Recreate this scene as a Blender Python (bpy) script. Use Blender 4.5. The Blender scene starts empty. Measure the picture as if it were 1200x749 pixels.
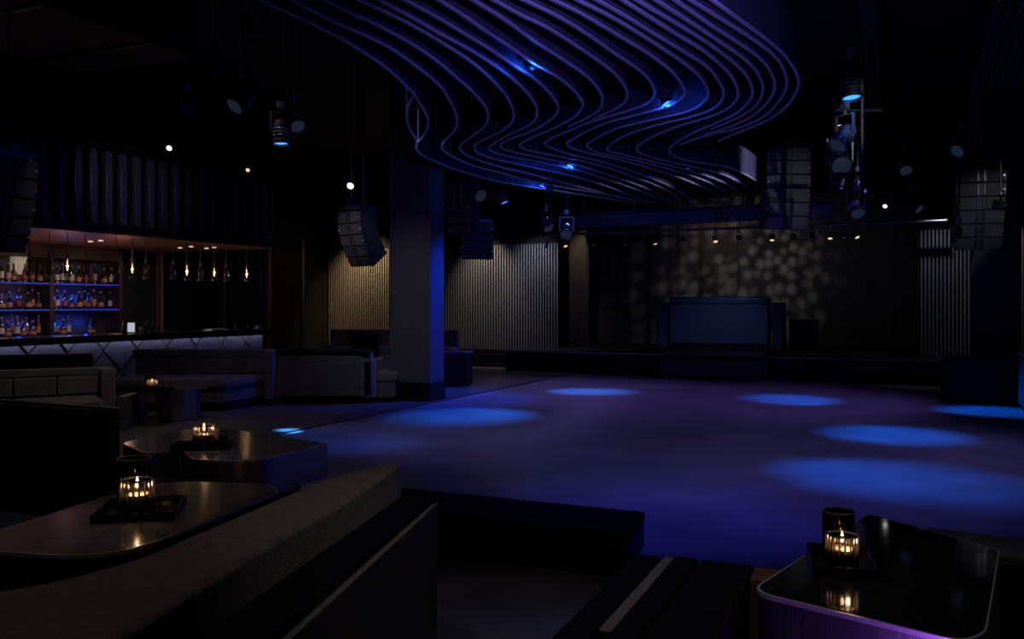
import bpy, math, random
from mathutils import Vector, Matrix, Quaternion
random.seed(7)
sc = bpy.context.scene
C = sc.collection
PI = math.pi

# ------------------------------------------------------------------ camera
F, HOR, H = 1021.0, 357.0, 1.5            # focal length in px (1200 px wide), horizon row, eye height
cam_d = bpy.data.cameras.new('camera')
cam_d.sensor_fit = 'HORIZONTAL'; cam_d.sensor_width = 36.0
cam_d.lens = 36.0 * F / 1200.0
cam_d.shift_y = -(374.5 - HOR) / 1200.0
cam_d.clip_start = 0.05; cam_d.clip_end = 200
cam = bpy.data.objects.new('camera', cam_d); C.objects.link(cam)
cam.location = (0, 0, H); cam.rotation_euler = (PI / 2, 0, 0)
sc.camera = cam
# ------------------------------------------------------------------ world, view
w = bpy.data.worlds.new('world'); sc.world = w; w.use_nodes = True
w.node_tree.nodes['Background'].inputs[0].default_value = (0.5, 0.5, 1.0, 1)
w.node_tree.nodes['Background'].inputs[1].default_value = 0.0016
sc.view_settings.view_transform = 'Standard'
sc.view_settings.look = 'None'
sc.view_settings.gamma = 1.0
sc.view_settings.exposure = 0.0
sc.view_settings.use_curve_mapping = False
sc.cycles.max_bounces = 6; sc.cycles.diffuse_bounces = 3; sc.cycles.glossy_bounces = 3
sc.cycles.transparent_max_bounces = 12; sc.cycles.transmission_bounces = 4
sc.cycles.sample_clamp_indirect = 3.0
sc.cycles.caustics_reflective = False; sc.cycles.caustics_refractive = False

# room axes: U runs along the bar towards the stage, V runs along the stage front
UX, UY = 0.4178, 0.9085
def R(u, v): return (u * UX - v * UY, u * UY + v * UX)
def atz(px, py, z):
    Y = (H - z) * F / (py - HOR)
    return Vector(((px - 600) / F * Y, Y, z))
def atY(px, py, Y): return Vector(((px - 600) / F * Y, Y, H + (HOR - py) / F * Y))
def uon(px, v):                            # u of the point seen at column px on the line V = v
    k = (px - 600) / F
    return (UY * v + k * UX * v) / (UX - UY * k)
def von(px, u):                            # v of the point seen at column px on the line U = u
    k = (px - 600) / F
    return (UX * u - k * UY * u) / (UY + k * UX)

# ------------------------------------------------------------------ lamps
def aim_quat(d): return Vector(d).to_track_quat('-Z', 'Y')
def spot(loc, target, power, color, angle, blend=1.0, radius=0.03, parent=None, name='lamp_light'):
    l = bpy.data.lights.new(name, 'SPOT'); l.energy = power; l.color = color
    l.spot_size = angle; l.spot_blend = blend; l.shadow_soft_size = radius
    o = bpy.data.objects.new(name, l); C.objects.link(o)
    o.rotation_mode = 'QUATERNION'
    o.location = loc; o.rotation_quaternion = aim_quat(Vector(target) - Vector(loc))
    if parent:
        o.parent = parent; o.matrix_parent_inverse = parent.matrix_basis.inverted()
    return o
def point(loc, power, color, radius=0.02, parent=None, world=False, name='bulb_light'):
    l = bpy.data.lights.new(name, 'POINT'); l.energy = power; l.color = color; l.shadow_soft_size = radius
    o = bpy.data.objects.new(name, l); C.objects.link(o); o.location = loc
    if parent:
        o.parent = parent
        if world: o.matrix_parent_inverse = parent.matrix_basis.inverted()
    return o

# ------------------------------------------------------------------ materials
M = {}
def mat(name, col, rough=0.6, metal=0.0, noise=0.0, nscale=20, bump=0.0, bscale=150, spec=0.5, sheen=0.0, stretch=None, emis=None, estr=0.0, rvar=0.0, aniso=0.0, coat=0.0):
    m = bpy.data.materials.new(name); m.use_nodes = True
    nt = m.node_tree; b = nt.nodes['Principled BSDF']
    b.inputs['Base Color'].default_value = (*col, 1)
    b.inputs['Roughness'].default_value = rough; b.inputs['Metallic'].default_value = metal
    b.inputs['Specular IOR Level'].default_value = spec
    b.inputs['Sheen Weight'].default_value = sheen
    b.inputs['Coat Weight'].default_value = coat
    if emis:
        b.inputs['Emission Color'].default_value = (*emis, 1); b.inputs['Emission Strength'].default_value = estr
    if noise or bump or rvar:
        tc = nt.nodes.new('ShaderNodeTexCoord'); mp = nt.nodes.new('ShaderNodeMapping')
        nt.links.new(tc.outputs['Object'], mp.inputs[0])
        if stretch: mp.inputs['Scale'].default_value = stretch
        n = nt.nodes.new('ShaderNodeTexNoise'); n.inputs['Scale'].default_value = nscale; n.inputs['Detail'].default_value = 6
        nt.links.new(mp.outputs[0], n.inputs['Vector'])
        if noise:
            r = nt.nodes.new('ShaderNodeValToRGB')
            r.color_ramp.elements[0].position = 0.3; r.color_ramp.elements[1].position = 0.7
            r.color_ramp.elements[0].color = (*[c * (1 - noise) for c in col], 1)
            r.color_ramp.elements[1].color = (*[min(1, c * (1 + noise)) for c in col], 1)
            nt.links.new(n.outputs['Fac'], r.inputs[0]); nt.links.new(r.outputs[0], b.inputs['Base Color'])
        if rvar:
            mr = nt.nodes.new('ShaderNodeMapRange')
            mr.inputs[3].default_value = rough - rvar; mr.inputs[4].default_value = rough + rvar
            nt.links.new(n.outputs['Fac'], mr.inputs[0]); nt.links.new(mr.outputs[0], b.inputs['Roughness'])
        if bump:
            n2 = nt.nodes.new('ShaderNodeTexNoise'); n2.inputs['Scale'].default_value = bscale; n2.inputs['Detail'].default_value = 4
            nt.links.new(mp.outputs[0], n2.inputs['Vector'])
            bp = nt.nodes.new('ShaderNodeBump'); bp.inputs['Strength'].default_value = bump; bp.inputs['Distance'].default_value = 0.005
            nt.links.new(n2.outputs['Fac'], bp.inputs['Height']); nt.links.new(bp.outputs[0], b.inputs['Normal'])
    M[name] = m; return m
def emat(name, col, strength):
    m = bpy.data.materials.new(name); m.use_nodes = True; nt = m.node_tree
    b = nt.nodes['Principled BSDF']; b.inputs['Base Color'].default_value = (0.02, 0.02, 0.02, 1)
    b.inputs['Emission Color'].default_value = (*col, 1); b.inputs['Emission Strength'].default_value = strength
    M[name] = m; return m
def gmat(name, tint, refl=0.08, rough=0.03, rcol=(1, 1, 1)):
    m = bpy.data.materials.new(name); m.use_nodes = True; nt = m.node_tree
    nt.nodes.remove(nt.nodes['Principled BSDF'])
    out = nt.nodes['Material Output']
    tr = nt.nodes.new('ShaderNodeBsdfTransparent'); tr.inputs[0].default_value = (*tint, 1)
    gl = nt.nodes.new('ShaderNodeBsdfGlossy'); gl.inputs['Roughness'].default_value = rough; gl.inputs[0].default_value = (*rcol, 1)
    lw = nt.nodes.new('ShaderNodeLayerWeight'); lw.inputs[0].default_value = 0.25
    ma = nt.nodes.new('ShaderNodeMath'); ma.operation = 'ADD'; ma.inputs[1].default_value = refl; ma.use_clamp = True
    nt.links.new(lw.outputs['Fresnel'], ma.inputs[0])
    mx = nt.nodes.new('ShaderNodeMixShader'); nt.links.new(ma.outputs[0], mx.inputs[0])
    nt.links.new(tr.outputs[0], mx.inputs[1]); nt.links.new(gl.outputs[0], mx.inputs[2])
    nt.links.new(mx.outputs[0], out.inputs[0]); M[name] = m; return m

mat('dance_floor', (0.17, 0.165, 0.19), 0.42, noise=0.22, nscale=1.3, bump=0.05, bscale=40, rvar=0.08)
mat('lounge_floor', (0.075, 0.07, 0.075), 0.4, noise=0.25, nscale=2.0, rvar=0.1)
mat('black_paint', (0.008, 0.008, 0.010), 0.7)
mat('wall_black', (0.010, 0.010, 0.011), 0.75, noise=0.3, nscale=3)
mat('wall_panel', (0.022, 0.021, 0.022), 0.5, noise=0.2, nscale=2)
mat('column_paint', (0.085, 0.083, 0.095), 0.55, noise=0.08, nscale=3)
mat('plinth', (0.006, 0.006, 0.008), 0.45)
mat('edge_trim', (0.22, 0.20, 0.19), 0.4, 0.6)
mat('slat', (0.26, 0.25, 0.24), 0.5)
mat('slat_back', (0.004, 0.004, 0.005), 0.9)
mat('fin', (0.115, 0.108, 0.16), 0.36, 0.15, noise=0.2, nscale=5, rvar=0.08)
mat('fin_edge', (0.62, 0.58, 0.72), 0.45, 0.0)
mat('stage_black', (0.012, 0.012, 0.016), 0.5, noise=0.3, nscale=4)
mat('stage_trim', (0.40, 0.38, 0.40), 0.5, 0.0)
mat('curtain', (0.10, 0.092, 0.086), 0.9, noise=0.15, nscale=6)
mat('booth', (0.07, 0.085, 0.14), 0.38, 0.1, noise=0.08, nscale=2)
mat('speaker', (0.050, 0.050, 0.056), 0.5, bump=0.2, bscale=300)
mat('grille', (0.085, 0.085, 0.092), 0.6, bump=0.6, bscale=500)
mat('speaker_plate', (0.10, 0.10, 0.11), 0.35, 0.7)
mat('bolt', (0.75, 0.75, 0.75), 0.3, 0.9)
mat('fixture', (0.03, 0.03, 0.033), 0.4, 0.3)
mat('fixture_grey', (0.30, 0.30, 0.31), 0.35, 0.7)
mat('velvet_brown', (0.115, 0.085, 0.070), 0.85, noise=0.45, nscale=30, bump=0.9, bscale=180, sheen=0.35)
mat('velvet_taupe', (0.135, 0.115, 0.108), 0.85, noise=0.25, nscale=6, bump=0.4, bscale=200, sheen=0.3)
mat('velvet_grey', (0.085, 0.08, 0.088), 0.85, noise=0.25, nscale=6, bump=0.3, bscale=200, sheen=0.2)
mat('leather_black', (0.0055, 0.0055, 0.0065), 0.62, bump=0.4, bscale=60, rvar=0.08, noise=0.3, nscale=15, spec=0.08)
mat('outer_panel', (0.075, 0.072, 0.078), 0.5, noise=0.12, nscale=3)
mat('piping', (0.13, 0.115, 0.11), 0.6)
mat('dark_wood', (0.10, 0.045, 0.020), 0.35, noise=0.4, nscale=6, stretch=(1, 8, 8))
mat('table_glass', (0.012, 0.012, 0.013), 0.06, spec=0.8, coat=0.3)
mat('table_top_taupe', (0.10, 0.095, 0.095), 0.14, spec=0.7, noise=0.1, nscale=4)
mat('brushed_metal', (0.46, 0.44, 0.45), 0.34, 1.0, noise=0.12, nscale=3, stretch=(60, 60, 0.5), rvar=0.06)
mat('dark_metal', (0.16, 0.155, 0.16), 0.25, 1.0, noise=0.15, nscale=3, stretch=(40, 40, 0.5))
mat('rim_metal', (0.75, 0.72, 0.70), 0.42, 0.8)
mat('tray', (0.008, 0.008, 0.008), 0.25)
mat('wax', (0.30, 0.25, 0.20), 0.6)
mat('bar_stone', (0.018, 0.018, 0.020), 0.18, noise=0.4, nscale=9)
mat('bar_panel', (0.20, 0.195, 0.23), 0.5, noise=0.15, nscale=3)
mat('copper', (0.42, 0.24, 0.16), 0.38, 0.5, noise=0.15, nscale=2)
mat('back_bar_wood', (0.050, 0.024, 0.014), 0.45, noise=0.3, nscale=8, stretch=(1, 1, 6))
mat('bronze', (0.42, 0.29, 0.19), 0.35, 0.6)
mat('canopy_fin', (0.11, 0.10, 0.13), 0.32, 0.3)
mat('back_panel', (0.06, 0.06, 0.08), 0.5)
mat('bottle_cap', (0.35, 0.30, 0.26), 0.4, 0.3)
mat('label_amber', (0.55, 0.27, 0.12), 0.6)
mat('label_cream', (0.75, 0.68, 0.55), 0.6)
mat('label_red', (0.48, 0.10, 0.07), 0.6)
mat('ceramic', (0.75, 0.74, 0.72), 0.3)
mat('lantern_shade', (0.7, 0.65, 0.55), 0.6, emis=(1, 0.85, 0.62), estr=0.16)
def trmat(name, col, g):
    m = bpy.data.materials.new(name); m.use_nodes = True; nt = m.node_tree
    nt.nodes.remove(nt.nodes['Principled BSDF']); out = nt.nodes['Material Output']
    a = nt.nodes.new('ShaderNodeBsdfTranslucent'); a.inputs[0].default_value = (*col, 1)
    b = nt.nodes.new('ShaderNodeBsdfGlossy'); b.inputs['Roughness'].default_value = 0.12
    mx = nt.nodes.new('ShaderNodeMixShader'); mx.inputs[0].default_value = g
    nt.links.new(a.outputs[0], mx.inputs[1]); nt.links.new(b.outputs[0], mx.inputs[2]); nt.links.new(mx.outputs[0], out.inputs[0]); M[name] = m
trmat('rib_glass', (0.34, 0.30, 0.28), 0.35)
gmat('smoked_glass', (0.42, 0.36, 0.30), 0.12)
gmat('amber_glass', (0.62, 0.36, 0.14), 0.05)
gmat('clear_glass', (0.72, 0.70, 0.68), 0.10)
gmat('bottle_clear', (0.55, 0.60, 0.70), 0.16)
gmat('bottle_green', (0.10, 0.18, 0.08), 0.14)
gmat('bottle_brown', (0.35, 0.14, 0.05), 0.14)
emat('led_blue', (0.008, 0.07, 1.0), 0.6)
emat('led_white', (0.62, 0.58, 1.0), 9.0)
emat('lens_blue', (0.03, 0.17, 1.0), 3.2)
emat('lens_cyan', (0.35, 0.5, 1.0), 2.5)
emat('lens_white', (1.0, 0.95, 0.88), 2.0)
emat('lens_warm', (1.0, 0.72, 0.42), 0.9)
emat('lens_purple', (0.35, 0.08, 1.0), 3.0)
emat('card_glow', (0.9, 0.92, 1.0), 0.5)  # glow put into the white card on the bar to make it bright
emat('lens_off', (0.2, 0.25, 0.5), 0.05)
emat('flame', (1.0, 0.66, 0.34), 6.0)
emat('filament', (1.0, 0.62, 0.30), 3.0)

# ------------------------------------------------------------------ mesh builder
class MB:
    def __init__(s): s.v = []; s.f = []
    def poly(s, pts):
        n = len(s.v); s.v += [tuple(p) for p in pts]; s.f.append(list(range(n, n + len(pts)))); return s
    def prism(s, xy, z0, z1):
        n = len(xy); o = len(s.v)
        zf0 = z0 if callable(z0) else (lambda x, y: z0); zf1 = z1 if callable(z1) else (lambda x, y: z1)
        s.v += [(x, y, zf0(x, y)) for x, y in xy] + [(x, y, zf1(x, y)) for x, y in xy]
        s.f.append([o + i for i in reversed(range(n))]); s.f.append([o + n + i for i in range(n)])
        for i in range(n):
            j = (i + 1) % n; s.f.append([o + i, o + j, o + n + j, o + n + i])
        return s
    def box(s, x0, x1, y0, y1, z0, z1): return s.prism([(x0, y0), (x1, y0), (x1, y1), (x0, y1)], z0, z1)
    def uvbox(s, u0, u1, v0, v1, z0, z1):
        return s.prism([R(u0, v0), R(u1, v0), R(u1, v1), R(u0, v1)], z0, z1)
    def cyl(s, p0, p1, r0, r1=None, n=16, cap=True):
        r1 = r0 if r1 is None else r1
        p0 = Vector(p0); p1 = Vector(p1); d = (p1 - p0).normalized()
        a = d.orthogonal().normalized(); b = d.cross(a); o = len(s.v)
        for p, r in ((p0, r0), (p1, r1)):
            for i in range(n):
                t = 2 * PI * i / n; q = p + r * (math.cos(t) * a + math.sin(t) * b); s.v.append(tuple(q))
        for i in range(n):
            j = (i + 1) % n; s.f.append([o + i, o + j, o + n + j, o + n + i])
        if cap: s.f.append([o + i for i in reversed(range(n))]); s.f.append([o + n + i for i in range(n)])
        return s
    def lathe(s, prof, n=20, cx=0, cy=0, rib=0.0):
        o = len(s.v); m = len(prof)
        for r, z in prof:
            for i in range(n):
                t = 2 * PI * i / n; rr = r * (1 - rib * (i % 2)); s.v.append((cx + rr * math.cos(t), cy + rr * math.sin(t), z))
        for k in range(m - 1):
            for i in range(n):
                j = (i + 1) % n; s.f.append([o + k * n + i, o + k * n + j, o + (k + 1) * n + j, o + (k + 1) * n + i])
        if prof[0][0] > 1e-4: s.f.append([o + i for i in reversed(range(n))])
        if prof[-1][0] > 1e-4: s.f.append([o + (m - 1) * n + i for i in range(n)])
        return s
    def tube(s, pts, r, n=6):
        for a, b in zip(pts[:-1], pts[1:]): s.cyl(a, b, r, r, n)
        return s
    def ribbon(s, path, t, z0, z1):
        n = len(path); o = len(s.v); L = []
        for i in range(n):
            a = path[max(i - 1, 0)]; b = path[min(i + 1, n - 1)]
            d = Vector((b[0] - a[0], b[1] - a[1])); d = d.normalized() if d.length > 1e-9 else Vector((1, 0)); nn = Vector((-d.y, d.x)) * t / 2
            x, y = path[i]
            s.v += [(x + nn.x, y + nn.y, z0), (x - nn.x, y - nn.y, z0), (x - nn.x, y - nn.y, z1), (x + nn.x, y + nn.y, z1)]
        for i in range(n - 1):
            p = o + 4 * i; q = p + 4
            for k in range(4):
                l = (k + 1) % 4; s.f.append([p + k, p + l, q + l, q + k])
        s.f.append([o, o + 3, o + 2, o + 1]); e = o + 4 * (n - 1); s.f.append([e, e + 1, e + 2, e + 3])
        return s
    def mesh(s, name, m, smooth=0):
        import bmesh
        me = bpy.data.meshes.new(name); me.from_pydata(s.v, [], s.f)
        bm = bmesh.new(); bm.from_mesh(me)
        bmesh.ops.recalc_face_normals(bm, faces=bm.faces); bm.to_mesh(me); bm.free()
        if m: me.materials.append(M[m])
        if smooth:
            me.polygons.foreach_set('use_smooth', [True] * len(me.polygons))
            me.set_sharp_from_angle(angle=math.radians(smooth))
        return me
def link(name, me, parent=None, world=True):
    o = bpy.data.objects.new(name, me); C.objects.link(o)
    if parent is not None:
        o.parent = parent
        if world and parent.parent is None: o.matrix_parent_inverse = parent.matrix_basis.inverted()
    return o
def put(name, mb, m, parent=None, smooth=0, bevel=0, world=True, seg=2):
    o = link(name, mb.mesh(name, m, smooth), parent, world)
    if bevel:
        b = o.modifiers.new('bevel', 'BEVEL'); b.width = bevel; b.segments = seg; b.limit_method = 'ANGLE'; b.angle_limit = math.radians(35)
        o.data.polygons.foreach_set('use_smooth', [True] * len(o.data.polygons)); o.data.set_sharp_from_angle(angle=math.radians(50))
    return o
def tag(o, label, cat, group=None):
    o['label'] = label; o['category'] = cat
    if group: o['group'] = group
    return o
def thing(name, loc, label, cat, group=None, rz=0):
    o = bpy.data.objects.new(name, None); C.objects.link(o); o.location = loc; o.rotation_euler = (0, 0, rz)
    o.empty_display_size = 0.1
    o.matrix_basis = Matrix.Translation(Vector(loc)) @ Matrix.Rotation(rz, 4, 'Z')
    return tag(o, label, cat, group)
def struct(o): o['kind'] = 'structure'; return o
def catmull(pts, k=8):
    P = [Vector(p) for p in pts]; out = []
    P = [2 * P[0] - P[1]] + P + [2 * P[-1] - P[-2]]
    for i in range(1, len(P) - 2):
        p0, p1, p2, p3 = P[i - 1:i + 3]
        for j in range(k):
            t = j / k
            out.append(0.5 * ((2 * p1) + (-p0 + p2) * t + (2 * p0 - 5 * p1 + 4 * p2 - p3) * t * t + (-p0 + 3 * p1 - 3 * p2 + p3) * t ** 3))
    out.append(P[-2]); return out
def rounded(xy, rad, n=6):
    out = []; m = len(xy)
    for i in range(m):
        p = Vector(xy[i]); a = Vector(xy[i - 1]); b = Vector(xy[(i + 1) % m])
        r = rad[i] if isinstance(rad, (list, tuple)) else rad
        if r <= 0: out.append(tuple(p)); continue
        da = (a - p).normalized(); db = (b - p).normalized()
        p0 = p + da * r; p1 = p + db * r
        for k in range(n + 1):
            t = k / n; q = (1 - t) ** 2 * p0 + 2 * t * (1 - t) * p + t * t * p1; out.append((q.x, q.y))
    return out

# =================================================================== SETTING
put_s = lambda name, mb, m, **k: struct(put(name, mb, m, **k))
floor = put_s('floor', MB().prism([(-14, -3), (16, -3), (16, 30), (-14, 30)], -0.2, 0.0), 'dance_floor')
# lounge floor, a hair above the dance floor
e0 = R(14.5, 6.62); eA = R(11.87, 6.62)
lo = [R(18.9, 6.62), R(8.05, 6.62), (-2.35, 7.2), (-1.3, 5.7), (-0.9, 5.15), (0.62, 4.9), (4.5, 3.2), (9, 1.2), (9, -2.5), (-13, -2.5), (-13, 22)]
put_s('floor_lounge', MB().prism(lo, -0.05, 0.02), 'lounge_floor')
put_s('ceiling', MB().prism([(-14, -3), (16, -3), (16, 30), (-14, 30)], 5.2, 5.4), 'black_paint')
VL = 14.2                                                  # wall behind the bar
pa, pb = R(2.0, VL), R(16.2, VL)
pc = R(19.25, von(383, 19.08))
put_s('wall_left', MB().prism([pa, pb, (pb[0] - 0.2, pb[1] + 0.1), (pa[0] - 0.2, pa[1] + 0.1)], 0, 5.2), 'wall_black')
put_s('wall_alcove', MB().prism([pb, pc, (pc[0] - 0.2, pc[1]), (pb[0] - 0.2, pb[1])], 0, 5.2), 'wall_black')
# vertical strips on the wall behind the bar
tn = 0
for px, m, wd, v0 in ((190, 'bronze', 0.06, 14.05), (263, 'edge_trim', 0.055, 14.05)):
    tn += 1; u = uon(px, v0)
    put_s('trim_%d' % tn, MB().uvbox(u - wd / 2, u + wd / 2, v0, VL, 0.02, 2.56), m)
for px, Y in ((316, 18.3), (355, 20.3)):
    tn += 1; p = atY(px, 357, Y)
    put_s('trim_%d' % tn, MB().box(p.x - 0.035, p.x + 0.035, Y - 0.2, Y, 0.02, 3.0), 'wall_panel')
# wall panels (dark, slightly sheen) between the strips
def slat_wall(name, u, va, vb, z0, z1, pitch, wd, ext=0.0):
    wl = struct(put(name, MB().uvbox(u, u + 0.15, va, vb, 0, 5.2), 'slat_back'))
    me = MB().uvbox(-0.022, 0.0, -wd / 2, wd / 2, z0, z1).mesh('slat', 'slat')
    n = int((vb - va) / pitch)
    for i in range(n):
        v = va + (i + 0.5) * pitch
        o = link('slat', me, wl); x, y = R(u, v); o.location = (x, y, 0)
    return wl
UR = 19.08
v655, v383 = von(655, UR), von(383, UR)
slat_wall('wall_rear', UR, v655, v383, 0.42, 2.95, 0.071, 0.025)
UQ = 18.8
v1075 = von(1075, UQ); v1215 = von(1225, UQ)
slat_wall('wall_stage_right', UQ, v1215, v1075, 0.5, 2.95, 0.068, 0.022)
put_s('baseboard_rear', MB().uvbox(UR - 0.35, UR, v655, v383, 0.0, 0.3).uvbox(UR - 0.22, UR, v655, v383, 0.3, 0.42), 'plinth')
# stage backdrop curtain with soft folds
UB = 22.2
pts = []
va, vb = von(1110, UB), von(640, UB) + 0.5
mb = MB(); nn = 260
front = []
for i in range(nn + 1):
    v = va + (vb - va) * i / nn
    front.append(R(UB + 0.035 * math.sin(v * 9.0) + 0.015 * math.sin(v * 23.0), v))
mb.ribbon(front, 0.02, 0.48, 4.2)
put_s('wall_backdrop', mb, 'curtain', smooth=60)
put_s('wall_rear_upper', MB().uvbox(UB + 0.25, UB + 0.4, va - 6, vb + 8, 0, 5.2), 'wall_black')
put_s('wall_right', MB().uvbox(-4, 24, -4.4, -4.2, 0, 5.2), 'wall_black')

# =================================================================== COLUMNS
def column(px0, Y, wv, du, label, plinth_h):
    X = (px0 - 600) / F * Y
    u0 = X * UX + Y * UY; v0 = -X * UY + Y * UX
    x, y = R(u0 + du / 2, v0 - wv / 2)
    t = thing('column', (x, y, 0.0), label, 'column')
    put('shaft', MB().uvbox(u0, u0 + du, v0 - wv, v0, plinth_h, 5.2), 'column_paint', t)
    put('plinth', MB().uvbox(u0 - 0.02, u0 + du + 0.02, v0 - wv - 0.02, v0 + 0.02, 0.0, plinth_h), 'plinth', t)
    for vv in (v0 - wv, v0):
        put('corner_trim', MB().uvbox(u0 - 0.012, u0 + 0.012, vv - 0.012, vv + 0.012, plinth_h, 5.19), 'edge_trim', t)
    return t, u0, v0
column(458, 13.6, 0.70, 0.44, 'square charcoal column with its side washed blue beside the dance floor', 0.30)
column(1139, 14.3, 0.70, 0.44, 'square dark column rising behind a black box beside the stage', 0.30)
# brown post at the stage opening
p = atY(667, 357, 22.0); uu = p.x * UX + p.y * UY; vv = -p.x * UY + p.y * UX
t = thing('stage_post', (p.x, p.y, 0.48), 'brown rectangular post with capital standing at the side of the stage curtain', 'post')
put('shaft', MB().uvbox(uu, uu + 0.3, vv - 0.42, vv, 0.48, 3.3), 'velvet_taupe', t)
p_post = R(uu, vv - 0.2)
put('capital', MB().uvbox(uu - 0.04, uu + 0.34, vv - 0.5, vv + 0.04, 3.3, 3.46), 'velvet_taupe', t, bevel=0.01)

# =================================================================== STAGE
US = 17.77
vs0, vs1 = von(1300, US), von(592, US)
x, y = R(US + 1, 4)
st = thing('stage', (x, y, 0), 'low black stage with pale edge line along the dance floor', 'stage')
put('deck', MB().uvbox(US - 0.02, UB - 0.1, vs0, vs1, 0.42, 0.48), 'stage_black', st)
put('edge_trim', MB().uvbox(US - 0.045, US - 0.02, vs0, vs1, 0.445, 0.475), 'stage_trim', st)
npan = 8
for i in range(npan):
    a = vs0 + (vs1 - vs0) * i / npan; b = vs0 + (vs1 - vs0) * (i + 1) / npan
    put('front_panel', MB().uvbox(US, US + 0.06, a + 0.012, b - 0.012, 0.0, 0.42), 'stage_black', st, bevel=0.006)
put('core', MB().uvbox(US + 0.07, UB - 0.1, vs0, vs1, 0.0, 0.42), 'plinth', st)
for pxa, pxb in ((987, 1062), (1068, 1098)):
    a, b = von(pxb, US), von(pxa, US)
    fr = put('vent_panel', MB().uvbox(US - 0.03, US, a, b, 0.10, 0.36), 'stage_black', st, bevel=0.008)
    for k in range(4):
        put('louver', MB().uvbox(US - 0.04, US - 0.03, a + 0.04, b - 0.04, 0.13 + k * 0.055, 0.155 + k * 0.055), 'stage_trim' if k == 3 else 'plinth', fr)
for px in (628, 1083):
    a = von(px, US)
    o = put('socket_plate', MB().uvbox(US - 0.03 if px < 800 else US - 0.05, US, a - 0.06, a + 0.06, 0.17, 0.29), 'stage_trim' if 0 else 'fixture', st, bevel=0.005)
# DJ booth
bp = atz(842, 411, 0.48); ub = bp.x * UX + bp.y * UY; vbk = -bp.x * UY + bp.y * UX
t = thing('dj_booth', (bp.x, bp.y, 0.48), 'blue grey DJ booth with side wings on the stage', 'booth')
vl, vr = von(784, ub), von(900, ub)
put('front_panel', MB().uvbox(ub, ub + 0.12, vr, vl, 0.62, 1.66), 'booth', t, bevel=0.03)
put('top_rail', MB().uvbox(ub - 0.03, ub + 0.7, vr + 0.01, vl - 0.01, 1.50, 1.67), 'booth', t, bevel=0.05, seg=4)
put('body', MB().uvbox(ub + 0.13, ub + 0.68, vr + 0.03, vl - 0.03, 0.48, 1.50), 'plinth', t)
put('kick_base', MB().uvbox(ub + 0.05, ub + 0.12, vr + 0.02, vl - 0.02, 0.48, 0.62), 'plinth', t)
for s, px0, px1 in ((1, 768, 782), (-1, 904, 917)):
    a, b = von(px0, ub), von(px1, ub)
    put('wing_panel', MB().prism([R(ub + 0.06, a), R(ub + 0.06 + 0.14 * s, b), R(ub + 0.6, b), R(ub + 0.6, a)], 0.52, 1.55), 'booth', t, bevel=0.015)
q = atz(940, 410, 0.48); um = q.x * UX + q.y * UY; a, b = von(957, um), von(925, um)
t = thing('stage_monitor', (q.x, q.y, 0.48), 'black wedge speaker standing on the stage beside the DJ booth', 'speaker')
put('cabinet', MB().uvbox(um, um + 0.5, a, b, 0.48, 1.16), 'plinth', t, bevel=0.02)
put('grille', MB().uvbox(um - 0.015, um, a + 0.03, b - 0.03, 0.52, 1.12), 'stage_black', t, bevel=0.008)
# black bench (subwoofer cover) on the dance floor in front of the stage
bp = atz(835, 446, 0.0); ub2 = bp.x * UX + bp.y * UY
a, b = von(897, ub2), von(773, ub2)
t = thing('subwoofer_bench', (bp.x, bp.y, 0), 'long low black fabric covered box on the dance floor against the stage front', 'box')
put('body', MB().uvbox(ub2, ub2 + 0.41, a, b, 0.05, 0.44), 'speaker', t, bevel=0.04, seg=3)
put('top_cover', MB().uvbox(ub2 - 0.015, ub2 + 0.41, a - 0.015, b + 0.015, 0.40, 0.47), 'leather_black', t, bevel=0.03, seg=3)
for vv in (a + 0.12, b - 0.12):
    for du in (0.06, 0.35):
        x, y = R(ub2 + du, vv); put('foot', MB().cyl((x, y, 0), (x, y, 0.06), 0.03, n=10), 'fixture_grey', t)
# black box in front of the right column
p0 = atz(1104, 471, 0.0); p1 = atY(1190, 357, p0.y - 0.45)
u0 = p0.x * UX + p0.y * UY; v0 = -p0.x * UY + p0.y * UX
t = thing('stage_wing_box', (p0.x, p0.y, 0), 'tall black box with ribbed front standing against the dark column by the stage', 'box')
put('body', MB().uvbox(u0, u0 + 0.85, v0 - 1.22, v0, 0.0, 0.66), 'plinth', t, bevel=0.01)
put('lid', MB().uvbox(u0 - 0.02, u0 + 0.86, v0 - 1.23, v0 + 0.01, 0.66, 0.70), 'stage_black', t, bevel=0.008)
for k in range(6):
    vv = v0 - 0.1 - k * 0.2; put('rib', MB().uvbox(u0 - 0.015, u0, vv - 0.02, vv + 0.02, 0.03, 0.64), 'stage_black', t)
# grey cabinet cut by the picture's right edge
t = thing('low_cabinet', (7.6, 12.6, 0), 'low dark grey service cabinet beside the black ribbed box', 'cabinet')
p = atY(1193, 357, 12.55); uu = p.x * UX + p.y * UY; vv = -p.x * UY + p.y * UX
put('body', MB().uvbox(uu - 0.9, uu, vv - 1.2, vv, 0.08, 0.80), 'outer_panel', t, bevel=0.01)
put('top', MB().uvbox(uu - 0.92, uu + 0.02, vv - 1.2, vv + 0.02, 0.80, 0.84), 'stage_trim', t, bevel=0.006)
put('kick_base', MB().uvbox(uu - 0.86, uu - 0.04, vv - 1.2, vv - 0.04, 0.0, 0.08), 'plinth', t)

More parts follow.
